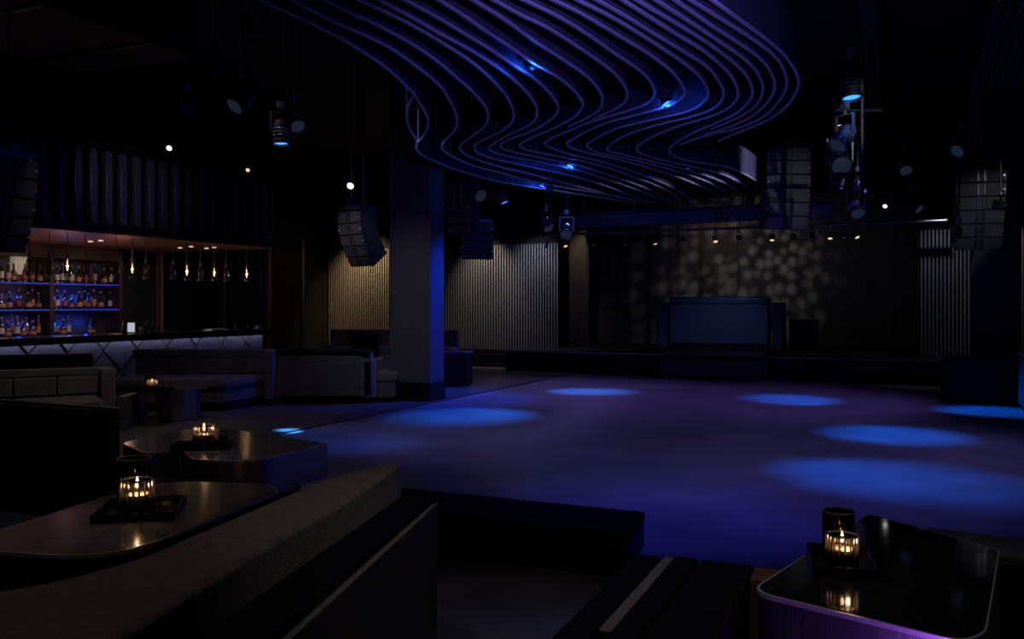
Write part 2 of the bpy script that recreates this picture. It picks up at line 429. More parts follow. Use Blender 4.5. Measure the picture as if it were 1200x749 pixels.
# =================================================================== CEILING SCULPTURE
ZB = 3.6
FINS = [
 [(304,0),(347,19),(395,43),(418,57),(447,76),(470,95),(484,110),(497,130),(502,143),(497,158),(489.5,167),(488,174),(495,182),(507,188),(523,195),(543,202),(573,211),(600,216),(637,221.6),(690,230),(715,233.5),(748,239)],
 [(342,0),(390,25),(440,48),(462,60),(490,80),(512,98),(523,111),(533,130),(536,142),(533,152),(522,164),(518,172),(522,178),(533,185),(557,195),(600,206.5),(625,213),(650,218),(690,225),(720,230.5),(760,239.5)],
 [(380,0),(420,20),(440,29),(482,52),(513,73),(533,90),(553,107),(568.5,125),(572,137),(568,147.5),(557,157),(543,167),(539,172.5),(542,178),(553,185),(583,195),(600,199.5),(620,204),(648,211),(675,218.6),(700,225),(719,229.5),(771,240)],
 [(420,0),(440,9.5),(482,30),(523,54),(557,77),(587,105),(599,123),(602,135),(598.5,145),(587,154),(572,162),(558.5,168),(556,173),(559,179),(577,186),(600,191.5),(625,197),(650,202),(678,208.5),(700,215),(725,224),(750,233),(783,241)],
 [(443,0),(482,21),(515,40),(557,63),(590,85),(615,106),(627,122),(629.5,132),(626,142),(614,150),(595,159),(579,168),(573,173),(577,178),(595,183.5),(625,188.5),(640,192),(660,196),(683,201.5),(700,207),(730,217),(755,226),(786,239)],
 [(473,0),(512,21),(547,42),(573.5,58),(605,79),(625,92),(643,108),(653,122),(653.5,130),(648,138),(638,145.5),(623,154),(605,161),(590,167),(587,171),(592,176),(615,181.5),(630,184.5),(654,189),(680,194.5),(700,201),(730,211),(764,224),(788,238)],
 [(513,0),(540,17),(573.5,40),(600,57),(622,72),(650,88.5),(667,101),(679,114),(683,122),(681,128.5),(672,138),(658,146),(640,155),(625,161),(611,168),(609,171),(618,176),(640,181),(664,185.5),(688,190.5),(719,199),(740,207),(770,218),(792,230),(800,240)],
 [(553,0),(590,23),(633,53),(670,77),(690,92),(702,106),(706,116),(704,126),(697,133),(683,141),(667,148.5)],
 [(577,0),(610,18),(642,33.5),(688.5,63),(717,83.5),(730,98),(735,111),(732,120),(723,127),(712,132.5),(694,141)],
 [(612.5,0),(650,18),(687,40),(720,63),(747,81),(761,94),(767,107),(764,116),(755,123),(740,129),(712,137.5),(690,144),(673,151),(655,158.5),(641,165.5),(639,169),(645,173.5),(660,179),(680,184),(705,190),(735,199),(760,208),(790,221),(813,235)],
 [(647,0),(683.5,18),(725,42.5),(760,63.5),(785,82),(798,97),(802.5,107),(799,115),(787,123),(765,130),(740,137),(723,141),(707,146),(693,152),(680,158.5),(666,166.5),(665,170),(672,174.5),(688,179.5),(708,183.5),(735,190),(770,200),(805,212),(838,226)],
 [(675,0),(717,21),(760,47),(798,72),(817,87),(827,100),(830,110),(827,118),(816,127),(800,133),(780,137.5),(760,142),(740,146.5),(723,151),(710,156.5),(690,167.5),(688.5,171.5),(694,176.5),(706,180.5),(730,185.5),(765,193),(800,203),(828,213),(850,224)],
 [(698.5,0),(733.5,20),(767,40.5),(802,61.5),(830,80),(843.5,97),(848,109),(845,119),(838,126.5),(825,133),(800,140),(780,144.5),(760,150),(740,156.5),(724,164),(712,172.5),(711.5,175.5),(717,178.5),(740,184),(780,193),(820,204),(845,213),(862,221.5)],
 [(728.5,0),(760,20),(793,41),(827,62),(852,83.5),(862,98.5),(865,110),(862,118.5),(854,127),(842,133.5),(820,141),(800,147),(780,154),(765,161),(750,169.5),(746,174.5),(751,180),(765,185),(790,191),(820,197.5),(850,206),(876,219)],
 [(745,0),(760,9),(802,34),(835,55),(863.5,77),(877,92),(882,108),(877,120),(866,131),(852,139),(834,147),(813,156),(795,166),(786,173),(785,179),(792,184),(805,188),(820,191),(837,193.5),(855.5,197),(873,204.5),(889,214)],
 [(767.5,0),(810,27.5),(847,52),(877,73.5),(890,90),(894,105),(888,121),(875,132.5),(858,141.5),(833,152)],
 [(790,0),(830,28),(867,52),(892,70),(903.5,85),(908,100),(904,113.5),(893,127),(878,138.5),(862,146.5),(845,153),(826,158)],
 [(808,0),(843.5,22),(880,45),(905,63.5),(917,78.5),(922,97),(918.6,110),(908.6,124),(897,135.5),(880,145),(860,152),(832,158.5),(810,165),(797,170)],
 [(833.5,0),(868.5,25),(905,52),(923.6,70),(933.6,87),(936,98.5),(932,110),(922,124.5),(902,140),(880,150),(860,158),(842,166)],
]
FINS.append([(486, 111), (480, 120), (477, 131), (477.5, 143), (481, 153), (488, 163)])
sculpt = thing('ceiling_sculpture', (0.6, 11.0, ZB), 'wave shaped hanging ceiling feature of many thin curved dark fins over the dance floor', 'ceiling sculpture')
for k, fpx in enumerate(FINS):
    pts = [atz(x, y, ZB).to_2d() for x, y in fpx]
    d = (pts[0] - pts[1]).normalized()
    if fpx[0][1] == 0: pts = [pts[0] + d * 3.0, pts[0] + d * 1.4] + pts
    path = [tuple(p) for p in catmull(pts, 6)]
    fo = put('fin', MB().ribbon(path, 0.020, ZB + 0.012, ZB + 0.42), 'fin', sculpt, smooth=50)
    put('edge_strip', MB().ribbon(path, 0.026, ZB - 0.004, ZB + 0.012), 'fin_edge', fo, smooth=50)
    for q in (2, len(path) // 3, 2 * len(path) // 3):
        px, py = path[q]
        put('hanger_rod', MB().cyl((px, py, ZB + 0.42), (px, py, 5.2), 0.006, n=5), 'fixture', fo)

# =================================================================== FIXTURE BUILDERS
def fixture(name, loc, aim, label, cat='stage light', size=1.0, lens='lens_off', body='fixture', hang=0.0, group=None, lampspec=None, ztop=5.195):
    loc = Vector(loc); aim = Vector(aim).normalized()
    t = thing(name, loc, label, cat, group)
    q = aim_quat(aim); Mx = Matrix.Translation(loc) @ q.to_matrix().to_4x4()
    s = size
    def tr(mb): mb.v = [tuple(Mx @ Vector(v)) for v in mb.v]; return mb
    b = put('housing', tr(MB().lathe([(0.03 * s, 0.13 * s), (0.07 * s, 0.11 * s), (0.085 * s, 0.03 * s), (0.085 * s, -0.10 * s), (0.098 * s, -0.11 * s), (0.098 * s, -0.15 * s), (0.085 * s, -0.15 * s), (0.082 * s, -0.125 * s)], 18)), body, t, smooth=40)
    put('lens', tr(MB().lathe([(0.0, -0.135 * s), (0.05 * s, -0.133 * s), (0.082 * s, -0.126 * s), (0.082 * s, -0.12 * s), (0, -0.12 * s)], 18)), lens, b, smooth=40)
    for k in range(3): put('cooling_fin', tr(MB().lathe([(0.088 * s, 0.02 * s - k * 0.035 * s), (0.093 * s, 0.015 * s - k * 0.035 * s), (0.088 * s, 0.010 * s - k * 0.035 * s)], 18)), 'fixture_grey', b)
    az = math.atan2(aim.y, aim.x) + PI / 2
    Y = Matrix.Translation(loc) @ Matrix.Rotation(az, 4, 'Z')
    def tr2(mb): mb.v = [tuple(Y @ Vector(v)) for v in mb.v]; return mb
    put('yoke', tr2(MB().box(-0.115 * s, -0.10 * s, -0.015 * s, 0.015 * s, -0.02 * s, 0.2 * s).box(0.10 * s, 0.115 * s, -0.015 * s, 0.015 * s, -0.02 * s, 0.2 * s).box(-0.115 * s, 0.115 * s, -0.015 * s, 0.015 * s, 0.2 * s, 0.215 * s)), body, t)
    put('clamp', tr2(MB().cyl((0, 0, 0.215 * s), (0, 0, 0.27 * s), 0.02 * s, n=8).box(-0.035 * s, 0.035 * s, -0.03 * s, 0.03 * s, 0.26 * s, 0.33 * s)), 'fixture_grey', t)
    if hang: put('drop_rod', MB().cyl((loc.x, loc.y, loc.z + 0.33 * s), (loc.x, loc.y, ztop), 0.012, n=6), 'fixture', t)
    if lampspec:
        pw, col, ang, tgt = lampspec
        lp = loc + aim * (0.165 * s)
        spot(lp, tgt if tgt else lp + aim * 3, pw, col, ang, 1.0, 0.04 * s, t)
    return t
def line_array(loc, rz, n, w_, h, d, tilt0, dt, label, hang, zt=5.2):
    t = thing('line_array_speaker', loc, label, 'speaker', None, rz)
    z = 0.0; y = 0.0; th = tilt0
    for i in range(n):
        th_ = math.radians(th)
        c, s = math.cos(th_), math.sin(th_)
        def T(mb, yy=y, zz=z, c=c, s=s):           # local: front at y=0 facing -Y, top at z=0
            mb.v = [(a, yy + b * c - e * s, zz + b * s + e * c) if True else None for a, b, e in mb.v]; return mb
        cab = put('cabinet', T(MB().prism([(-w_ / 2, 0), (w_ / 2, 0), (w_ * 0.46, d), (-w_ * 0.46, d)], -h + 0.012, 0.0)), 'speaker', t, bevel=0.008, world=False)
        for x0_, x1_ in ((-0.44, -0.1), (0.1, 0.44)):
            put('grille', T(MB().box(w_ * x0_, w_ * x1_, -0.012, 0.0, -h + 0.03, -0.02)), 'grille', cab, world=False)
        for x0_, x1_ in ((-0.09, -0.045), (0.045, 0.09)):
            put('waveguide', T(MB().box(w_ * x0_, w_ * x1_, -0.02, 0.0, -h + 0.03, -0.02)), 'speaker_plate', cab, world=False)
        for sd in (-1, 1):
            xx = sd * (w_ / 2 - 0.004)
            put('rigging_plate', T(MB().box(min(xx, xx + sd * 0.012), max(xx, xx + sd * 0.012), 0.005, 0.05, -h * 0.9, -h * 0.08)), 'speaker_plate', cab, world=False)
            put('bolt', T(MB().cyl((sd * w_ * 0.47, -0.012, -h * 0.5), (sd * w_ * 0.47, 0.0, -h * 0.5), 0.016, n=8)), 'bolt', cab, world=False)
        y += h * s; z -= h * c
        th += dt
    put('flying_frame', MB().box(-w_ / 2, w_ / 2, 0.0, 0.05, 0.02, 0.09).box(-w_ / 2, w_ / 2, d - 0.08, d - 0.03, 0.02, 0.09).box(-w_ / 2, -w_ / 2 + 0.05, 0, d, 0.02, 0.09).box(w_ / 2 - 0.05, w_ / 2, 0, d, 0.02, 0.09).box(-0.04, 0.04, -0.05, d + 0.05, 0.09, 0.15), 'speaker_plate', t, world=False)
    top = zt - loc[2]
    for yy in (0.06, d - 0.06):
        put('chain', MB().cyl((0, yy, 0.15), (0, yy, top), 0.012, n=6), 'fixture_grey', t, world=False)
    return t
p = atY(925, 172, 14.7); line_array((p.x, p.y, p.z), math.radians(3), 6, 0.74, 0.235, 0.42, 0, 2.2, 'black line array speaker of six cabinets hung in front of the stage curtain', 0)
p = atY(1150, 198, 13.2); line_array((p.x, p.y, p.z), math.radians(-16), 6, 0.66, 0.21, 0.42, 0, 4.0, 'black line array speaker hung in front of the dark column by the stage', 0)
p = atY(408, 248, 14.6); line_array((p.x, p.y, p.z), math.radians(-38), 5, 0.56, 0.20, 0.40, 4, 8, 'black curved line array speaker hung before the gold lit slat wall', 0)
p = atY(560, 262, 17.6); line_array((p.x, p.y, p.z), math.radians(12), 4, 0.62, 0.185, 0.38, 0, 3, 'small black line array speaker hung before the pale slat wall', 0)
p = atY(536, 212, 16.0); line_array((p.x, p.y, p.z), math.radians(-30), 5, 0.45, 0.2, 0.38, 0, 3, 'dim black line array speaker hanging next to the blue washed column', 0)
p = atY(14, 186, 8.4); line_array((p.x, p.y, p.z), math.radians(58), 5, 0.5, 0.19, 0.60, 2, 6.5, 'black line array speaker hanging at the near end of the bar canopy', 0, 4.34)

# =================================================================== STAGE LIGHTS AND BARS
# header beam above the stage front, with lighting bar below it
x, y = R(17.2, 5)
t = thing('stage_header', (x, y, 3.1), 'black header beam running above the stage front', 'beam')
va_, vb_ = von(975, 17.2), von(655, 17.2)
put('beam', MB().uvbox(17.2, 17.35, va_, vb_, 3.12, 3.36), 'booth', t)
put('beam_flange', MB().uvbox(17.1, 17.45, va_, vb_, 3.36, 3.42), 'fixture', t)
for k in range(5):
    vv = va_ + (vb_ - va_) * (k + 0.5) / 5; x, y = R(17.27, vv); put('hanger_rod', MB().cyl((x, y, 3.42), (x, y, 5.2), 0.02, n=6), 'fixture', t)
t = thing('lighting_bar', R(18.3, 5) + (2.95,), 'black pipe hung above the stage front that carries the small lamps', 'pipe')
a = R(18.3, von(640, 18.3)); b = R(18.3, von(1110, 18.3))
put('pipe', MB().cyl((a[0], a[1], 3.08), (b[0], b[1], 3.08), 0.03, n=10), 'fixture_grey', t, smooth=40)
for k in range(4):
    vv = von(690 + 110 * k, 18.3); x, y = R(18.3, vv); put('drop_rod', MB().cyl((x, y, 3.1), (x, y, 5.19), 0.012, n=6), 'fixture', t)
bar_px = [640, 662, 697, 733, 767, 800, 838, 866, 905, 930, 952, 973, 988, 1003]
for i, px in enumerate(bar_px):
    vv = von(px, 18.3); x, y = R(18.3, vv)
    warm = px in (767, 838, 905, 973, 1003, 662)
    fixture('par_can', (x, y, 2.87), (0.25 * math.sin(i * 2.1) , -0.55 - 0.25 * math.cos(i), -1.0), 'small black par can on the pipe above the stage front, ' + ('its lens glowing warm' if warm else 'its lens unlit'), 'stage light', 0.55, 'lens_warm' if warm else 'lens_off', group='par cans on the stage pipe, ' + ('lit' if warm else 'unlit'))
# pipe with lights beside the sculpture
p = atY(1010, 357, 11.0)
t = thing('light_pole', (p.x, p.y, 2.9), 'vertical black pipe hung from the ceiling with lamps clamped to it', 'pipe')
put('pipe', MB().cyl((p.x, p.y, 2.75), (p.x, p.y, 5.19), 0.03, n=10), 'fixture', t, smooth=40)
for zz in (3.95, 3.15): put('side_arm', MB().cyl((p.x - 0.35, p.y, zz), (p.x + 0.25, p.y, zz), 0.02, n=8), 'fixture', t, smooth=40)
BL = (0.004, 0.15, 1.0); PU = (0.16, 0.10, 1.0)
def dn(a, b): return Vector(b) - Vector(a)
def G(px, py): return atz(px, py, 0.0)
L1 = atY(996, 98, 10.9); fixture('led_par', L1, dn(L1, G(1045, 509)), 'bright blue LED par lamp clamped high on the vertical pipe', size=1.35, lens='lens_blue', lampspec=(1500, BL, math.radians(27), G(1045, 509)))
L2 = atY(982, 211, 12.0); fixture('led_par', L2, dn(L2, G(930, 469)), 'blue LED par lamp low beside the line array of six cabinets', size=0.9, lens='lens_blue', hang=2.0, lampspec=(1250, BL, math.radians(29), G(930, 469)))
L3 = atY(1005, 219, 13.0); fixture('led_par', L3, dn(L3, G(1160, 482)), 'pale blue LED par lamp hanging next to the low blue one', size=0.9, lens='lens_cyan', hang=2.0, lampspec=(1150, BL, math.radians(27), G(1160, 482)))
L4 = atY(588, 230, 15.5); fixture('led_par', L4, dn(L4, G(690, 459)), 'blue LED par lamp hanging beyond the charcoal column', size=0.9, lens='lens_blue', hang=2.0, lampspec=(1600, (0.03, 0.20, 1.0), math.radians(26), G(690, 459)))
L5 = atY(329, 154, 10.6); fixture('led_par', L5, dn(L5, G(338, 506)), 'blue LED par lamp hanging over the lounge tables', size=1.1, lens='lens_blue', hang=1.5, lampspec=(7000, (0.06, 0.38, 1.0), math.radians(6), G(338, 506)))
fixture('moving_head', atY(990, 160, 11.0), (-0.7, -0.35, -0.8), 'grey metal moving head lamp tilted on the vertical pipe', size=1.3, body='fixture_grey', lens='lens_off')
fixture('moving_head', atY(984, 190, 11.7), (-0.2, -0.9, -0.4), 'dark moving head lamp under the tilted grey one', size=1.5, lens='lens_off')
fixture('moving_head', atY(1003, 243, 14.0), (-0.1, -0.8, -0.7), 'dark moving head lamp low beneath the pale blue par', size=1.3, lens='lens_off', hang=2.2)
fixture('profile_spot', atY(1038, 240, 15.0), (-0.5, -0.7, -0.5), 'small profile spot with white lens above the stage curtain edge', size=0.45, lens='lens_white', hang=2.0)
fixture('profile_spot', atY(1070, 240, 15.0), (0.4, -0.7, -0.6), 'unlit profile spot beside the small white one', size=1.1, hang=2.0)
fixture('moving_head', atY(1128, 172, 13.0), (-0.7, -0.4, -0.5), 'moving head lamp above the line array by the dark column', size=1.1, body='fixture_grey', hang=2.0)
fixture('moving_head', atY(1060, 195, 15.5), (-0.2, -0.8, -0.6), 'dim moving head lamp between the two right hand speakers', size=1.2, hang=2.0)
fixture('moving_head', atY(640, 262, 16.5), (0.3, -0.7, -0.8), 'dark moving head lamp hung by the brown stage post', size=1.1, body='fixture', hang=2.0)
fixture('moving_head', atY(664, 270, 16.6), (-0.1, -0.9, -0.6), 'grey moving head lamp hung in front of the brown stage post', size=1.2, body='fixture_grey', hang=2.0, lens='lens_off')
fixture('moving_head', atY(558, 225, 14.8), (0.5, -0.8, -0.5), 'dark moving head lamp hung over the small speakers', size=1.3, hang=1.8)
W1 = atY(412, 216, 13.3); fixture('spot_lamp', W1, (-0.05, -0.9, -0.42), 'white spot lamp on the bracket above the curved speaker', size=0.62, lens='lens_white', hang=1.6)
W2 = atY(199, 172, 11.2); fixture('spot_lamp', W2, (0.2, -0.9, -0.5), 'white spot lamp above the bar canopy fins', size=0.42, lens='lens_white', hang=1.6)
uf = uon(148, 11.05); spot(W2 + Vector((-0.1, -0.05, -0.02)), (*R(uf, 11.05), 3.4), 36, (0.72, 0.66, 1.0), math.radians(46), 1.0, 0.03, bpy.context.scene.objects['spot_lamp.001'], 'lamp_light')
W3 = atY(291, 198, 14.0); fixture('spot_lamp', W3, (0.1, -0.9, -0.5), 'small dim spot lamp at the far end of the canopy fins', size=0.4, lens='lens_warm', hang=1.8)
fixture('moving_head', atY(345, 140, 11.6), (0.4, -0.6, -0.7), 'dark moving head lamp beside the blue lamp over the lounge', size=1.2, hang=1.5)
fixture('moving_head', atY(285, 115, 9.5), (-0.4, -0.6, -0.7), 'dark moving head lamp hung between the canopy and the ceiling feature', size=1.2, hang=1.2)
# small blue downlights tucked between the sculpture fins
for px, py, gx, gy, pw, ang in ((670, 199, 550, 487, 1650, 29), (806, 200, 1040, 560, 0, 0), (637, 221, 540, 460, 420, 26), (762, 209, 930, 469, 0, 0), (625, 83, 405, 517, 330, 26), (777, 128, 1045, 560, 1500, 31)):
    q = atz(px, py, ZB - 0.03); g = G(gx, gy)
    ls = (pw, BL, math.radians(ang), g) if pw else None
    dl = fixture('downlight', (q.x, q.y, q.z + 0.12), dn(q, g) if pw else (0, 0, -1), 'small blue downlight tucked between the curved ceiling fins', 'downlight', 0.62, 'lens_blue', hang=1.0, group='blue downlights in the ceiling feature', lampspec=ls)
    point((q.x, q.y, q.z + 0.10 if not pw else q.z - 0.02), 4.5, (0.01, 0.10, 1.0), 0.03, dl, True)  # extra blue light added so the nearby fin faces glow
# purple wash over the dance floor from lamps hung at the ceiling
for k, (x, y, z, tx, ty, pw, an, cl) in enumerate(((6.0, 8.3, 4.7, 3.2, 9.2, 600, 76, (0.16, 0.135, 0.52)), (6.4, 12.0, 4.7, 3.6, 13.8, 700, 76, (0.20, 0.115, 0.60)), (1.4, 18.4, 4.3, 0.9, 16.2, 520, 78, (0.20, 0.14, 0.60)), (1.6, 5.5, 4.6, 1.0, 6.3, 380, 42, (0.06, 0.045, 0.85)), (3.3, 5.7, 4.7, 2.3, 6.9, 260, 52, (0.11, 0.085, 0.70)), (-1.9, 9.4, 4.7, -0.7, 10.2, 400, 60, (0.165, 0.15, 0.50)), (1.42, 4.3, 4.3, 0.9, 8.8, 420, 50, (0.165, 0.155, 0.42)))):
    wl_ = fixture('wash_light', (x, y, z), (tx - x, ty - y, -z), 'black wash lamp hung from the ceiling casting purple light on the dance floor', 'stage light', 0.9, 'lens_off', hang=0.2, group='purple wash lamps', lampspec=(pw, cl, math.radians(an), (tx, ty, 0)))
    for o in wl_.children:
        if o.type == 'LIGHT': o.data.shadow_soft_size = 0.3
# lamps added to brighten the fins
for (x, y, z, tx, ty, tz, pw, an, cl) in ((0.9, 3.0, 2.75, 1.0, 9.5, 5.0, 270, 70, (0.26, 0.20, 1.0)), (6.9, 12.3, 2.9, 3.75, 14.35, 3.85, 520, 22, (0.62, 0.58, 1.0)), (-3.0, 8.0, 3.3, -1.3, 11.4, 3.85, 420, 18, (0.6, 0.55, 1.0))):
    fixture('wash_light', (x, y, z), (tx - x, ty - y, tz - z), 'black wash lamp on a drop rod added to brighten the curved fins', 'stage light', 0.7, 'lens_off', hang=1, group='added lamps aimed at the fins', lampspec=(pw, cl, math.radians(an), (tx, ty, tz)))
# slat wall spots: warm at the banquette, neutral further right
def wall_spot(px, u, z, tz, pw, col, ang, label):
    v = von(px, u - 0.9); x, y = R(u - 0.9, v); tx, ty = R(u, v)
    fixture('spot_lamp', (x, y, z), (tx - x, ty - y, tz - z), label, size=0.6, lens='lens_off', hang=1, lampspec=(pw, col, math.radians(ang), (tx, ty, tz)))
wall_spot(412, UR, 3.6, 1.9, 230, (1.0, 0.66, 0.34), 104, 'warm spot lamp hung close to the gold lit slats')
wall_spot(552, UR, 3.5, 2.1, 105, (1.0, 0.86, 0.74), 80, 'neutral spot lamp hung close to the pale slats')
wall_spot(615, UR, 3.6, 1.5, 85, (0.75, 0.78, 1.0), 95, 'cool spot lamp hung near the slats at the stage end')
wall_spot(1105, UQ, 3.6, 1.3, 30, (0.72, 0.74, 1.0), 90, 'cool spot lamp hung before the slats at the right of the stage')
wall_spot(1197, UQ, 3.6, 2.0, 40, (1.0, 0.75, 0.5), 60, 'warm spot lamp hung before the slats beyond the dark column')
x, y = R(20.0, von(684, 20.0)); fixture('spot_lamp', (x, y, 3.9), (-0.2, 1, -1.6), 'warm spot lamp added to light the brown stage post', size=0.6, lens='lens_off', hang=1, lampspec=(26, (1.0, 0.8, 0.5), math.radians(60), (p_post[0], p_post[1], 2.2)))  # added lamp, brightens the brown post
# neutral lamps added to brighten the speakers
fixture('profile_spot', (4.2, 5.6, 4.6), (0.0, 9, -1.3), 'added profile spot near the ceiling aimed at the line arrays', size=0.9, lens='lens_off', hang=1, lampspec=(460, (0.85, 0.87, 1.0), math.radians(11), (4.7, 14.7, 3.4)))
fixture('profile_spot', (7.4, 6.0, 4.5), (2.0, 8, -1.5), 'added profile spot near the ceiling aimed at the speaker by the dark column', size=0.9, lens='lens_off', hang=1, lampspec=(380, (0.85, 0.87, 1.0), math.radians(11), (7.2, 13.2, 2.9)))
fixture('profile_spot', (-3.5, 10.3, 4.3), (0.9, 4.3, -1.6), 'added profile spot near the ceiling aimed at the curved speaker', size=0.7, lens='lens_off', hang=1, lampspec=(210, (0.85, 0.87, 1.0), math.radians(13), (-2.65, 14.6, 2.7)))
# gobo projector on the curtain
gx, gy = R(18.9, von(880, 18.9))
gtx, gty = R(UB, von(868, UB))
gt = fixture('gobo_projector', (gx, gy, 3.75), (gtx - gx, gty - gy, 2.35 - 3.75), 'black projector hung above the stage front casting dappled light on the curtain', size=0.9, lens='lens_off', hang=1.2, lampspec=(160, (0.98, 0.94, 0.95), math.radians(82), (gtx, gty, 2.35)))
ld = [o for o in gt.children if o.type == 'LIGHT'][0].data
ld.shadow_soft_size = 0.0; ld.use_nodes = True; nt = ld.node_tree
em = nt.nodes['Emission']
tc = nt.nodes.new('ShaderNodeTexCoord'); mp = nt.nodes.new('ShaderNodeMapping'); mp.inputs['Scale'].default_value = (1, 1.0, 1)
vo = nt.nodes.new('ShaderNodeTexVoronoi'); vo.feature = 'F1'; vo.inputs['Scale'].default_value = 12.5; vo.inputs['Randomness'].default_value = 0.75
nt.links.new(tc.outputs['Normal'], mp.inputs[0]); nt.links.new(mp.outputs[0], vo.inputs['Vector'])
rp = nt.nodes.new('ShaderNodeMapRange'); rp.interpolation_type = 'SMOOTHSTEP'
rp.inputs[1].default_value = 0.10; rp.inputs[2].default_value = 0.66; rp.inputs[3].default_value = 1.0; rp.inputs[4].default_value = 0.10
nt.links.new(vo.outputs['Distance'], rp.inputs[0]); nt.links.new(rp.outputs[0], em.inputs['Strength'])
x, y = R(20.6, von(838, 20.6)); fixture('spot_lamp', (x, y, 4.3), (0, 1, -1), 'warm spot lamp over the stage lighting the top of the curtain', size=0.6, lens='lens_off', hang=1, lampspec=(14, (1.0, 0.62, 0.36), math.radians(66), (*R(UB, von(838, UB)), 3.1)))
x, y = R(18.6, von(980, 18.6)); fixture('wash_light', (x, y, 4.2), (0, 1, -0.6), 'dim neutral wash lamp added to lift the stage curtain', size=0.8, lens='lens_off', hang=1, lampspec=(13, (1.0, 0.95, 0.95), math.radians(100), (*R(UB, von(930, UB)), 1.6)))  # added lamp, stands in for ambient light on the curtain
# booth and column lights
fixture('led_par', atY(842, 250, 16.4), (0, 0.5, -1), 'LED par lamp hung in front of the DJ booth', size=0.8, lens='lens_off', hang=1.6, lampspec=(75, (0.42, 0.52, 1.0), math.radians(50), atz(842, 405, 0.6)))
fixture('led_par', (0.6, 13.6, 3.3), (-1.6, 0.4, -2), 'small LED par lamp that washes the side of the charcoal column', size=0.5, lens='lens_off', hang=2.7, lampspec=(620, (0.01, 0.05, 1.0), math.radians(75), (-1.0, 13.9, 0.9)))

# ceiling grille and beam top right, bulkhead top left
t = thing('ceiling_grille', (5.5, 8.2, 4.4), 'dark slatted ceiling grille hung near the right hand wall', 'grille')
for k in range(9):
    a = atz(1172 + 14 * k, 0, 4.3); b = atz(1140 + 9.5 * k, 108, 4.3)
    put('bar', MB().ribbon([(a.x, a.y), (b.x, b.y)], 0.04, 4.3, 4.42), 'column_paint', t)
a = atz(1145, 52, 4.44); b = atz(1240, 48, 4.44); put('cross_bar', MB().ribbon([(a.x, a.y), (b.x, b.y)], 0.06, 4.42, 4.5), 'fixture', t)
for q in (a, b): put('hanger_rod', MB().cyl((q.x, q.y, 4.5), (q.x, q.y, 5.2), 0.012, n=6), 'fixture', t)
a = atz(1016, 0, 4.6); b = atz(1030, 160, 4.6)
tag(put('ceiling_beam', MB().ribbon([(a.x, a.y), (b.x, b.y)], 0.16, 4.6, 5.2), 'wall_panel'), 'long dark ceiling beam running beside the vertical lamp pipe', 'beam')
t = thing('air_duct', (-5.6, 8.1, 4.35), 'large black rectangular air duct under the ceiling above the bar', 'duct')
put('trunk', MB().uvbox(2.5, 7.6, 7.5, 9.4, 4.35, 5.0), 'black_paint', t)
for k in range(4): put('joint_flange', MB().uvbox(3.0 + 1.3 * k, 3.05 + 1.3 * k, 7.45, 9.45, 4.32, 5.03), 'wall_panel', t)
for k in (3.4, 7.2):
    for vv in (7.7, 9.2):
        x, y = R(k, vv); put('hanger_rod', MB().cyl((x, y, 5.0), (x, y, 5.195), 0.012, n=6), 'fixture', t)

# =================================================================== BAR
VB0 = 11.10
UE = 12.99; UN = 6.0
x, y = R(9.8, VB0 + 0.3)
bar = thing('bar_counter', (x, y, 0.02), 'long bar counter with dark stone top and faceted grey front panels', 'bar')
put('body', MB().uvbox(UN, UE - 0.03, VB0 + 0.06, VB0 + 0.55, 0.12, 0.99), 'plinth', bar)
put('toe_kick', MB().uvbox(UN, UE - 0.1, VB0 + 0.12, VB0 + 0.5, 0.02, 0.12), 'plinth', bar)
put('worktop', MB().uvbox(UN, UE + 0.05, VB0 - 0.10, VB0 + 0.62, 0.99, 1.04), 'bar_stone', bar, bevel=0.008)
put('led_strip', MB().uvbox(UN, UE, VB0 - 0.060, VB0 - 0.045, 0.976, 0.986), 'led_white', bar)
put('nosing', MB().uvbox(UN, UE + 0.05, VB0 - 0.10, VB0 - 0.085, 0.935, 0.99), 'bar_stone', bar)
# diamond lattice panels clipped to the front face
def clip(poly, a0, a1, b0, b1):
    def cut(P, f):
        out = []
        for i in range(len(P)):
            p, q = P[i - 1], P[i]; fp, fq = f(p), f(q)
            if (fp >= 0) != (fq >= 0):
                t = fp / (fp - fq); out.append((p[0] + (q[0] - p[0]) * t, p[1] + (q[1] - p[1]) * t))
            if fq >= 0: out.append(q)
        return out
    for f in (lambda p: p[0] - a0, lambda p: a1 - p[0], lambda p: p[1] - b0, lambda p: b1 - p[1]):
        poly = cut(poly, f)
        if not poly: return []
    return poly
dw, dh = 0.62, 0.66
i = 0
for row in range(-1, 4):
    for col_ in range(-1, int((UE - UN) / dw) + 2):
        cu = UN + col_ * dw + (dw / 2 if row % 2 else 0); cz = 0.14 + row * dh / 2
        s = 0.93
        P = [(cu - dw / 2 * s, cz), (cu, cz - dh / 2 * s), (cu + dw / 2 * s, cz), (cu, cz + dh / 2 * s)]
        P = clip(P, UN, UE - 0.02, 0.13, 0.975)
        if len(P) < 3: continue
        i += 1
        ga, gb = random.uniform(-0.09, 0.09), random.uniform(-0.07, 0.07)
        mb = MB(); n = len(P); fr = []; bk = []
        for a_, z_ in P:
            dpt = 0.022 + ga * (a_ - cu) + gb * (z_ - cz)
            x, y = R(a_, VB0 + 0.055 - max(0.004, dpt)); fr.append((x, y, z_))
            x, y = R(a_, VB0 + 0.058); bk.append((x, y, z_))
        mb.v = fr + bk; mb.f = [list(range(n)), [2 * n - 1 - k for k in range(n)]] + [[k, (k + 1) % n, n + (k + 1) % n, n + k] for k in range(n)]
        put('front_panel', mb, 'bar_panel', bar)
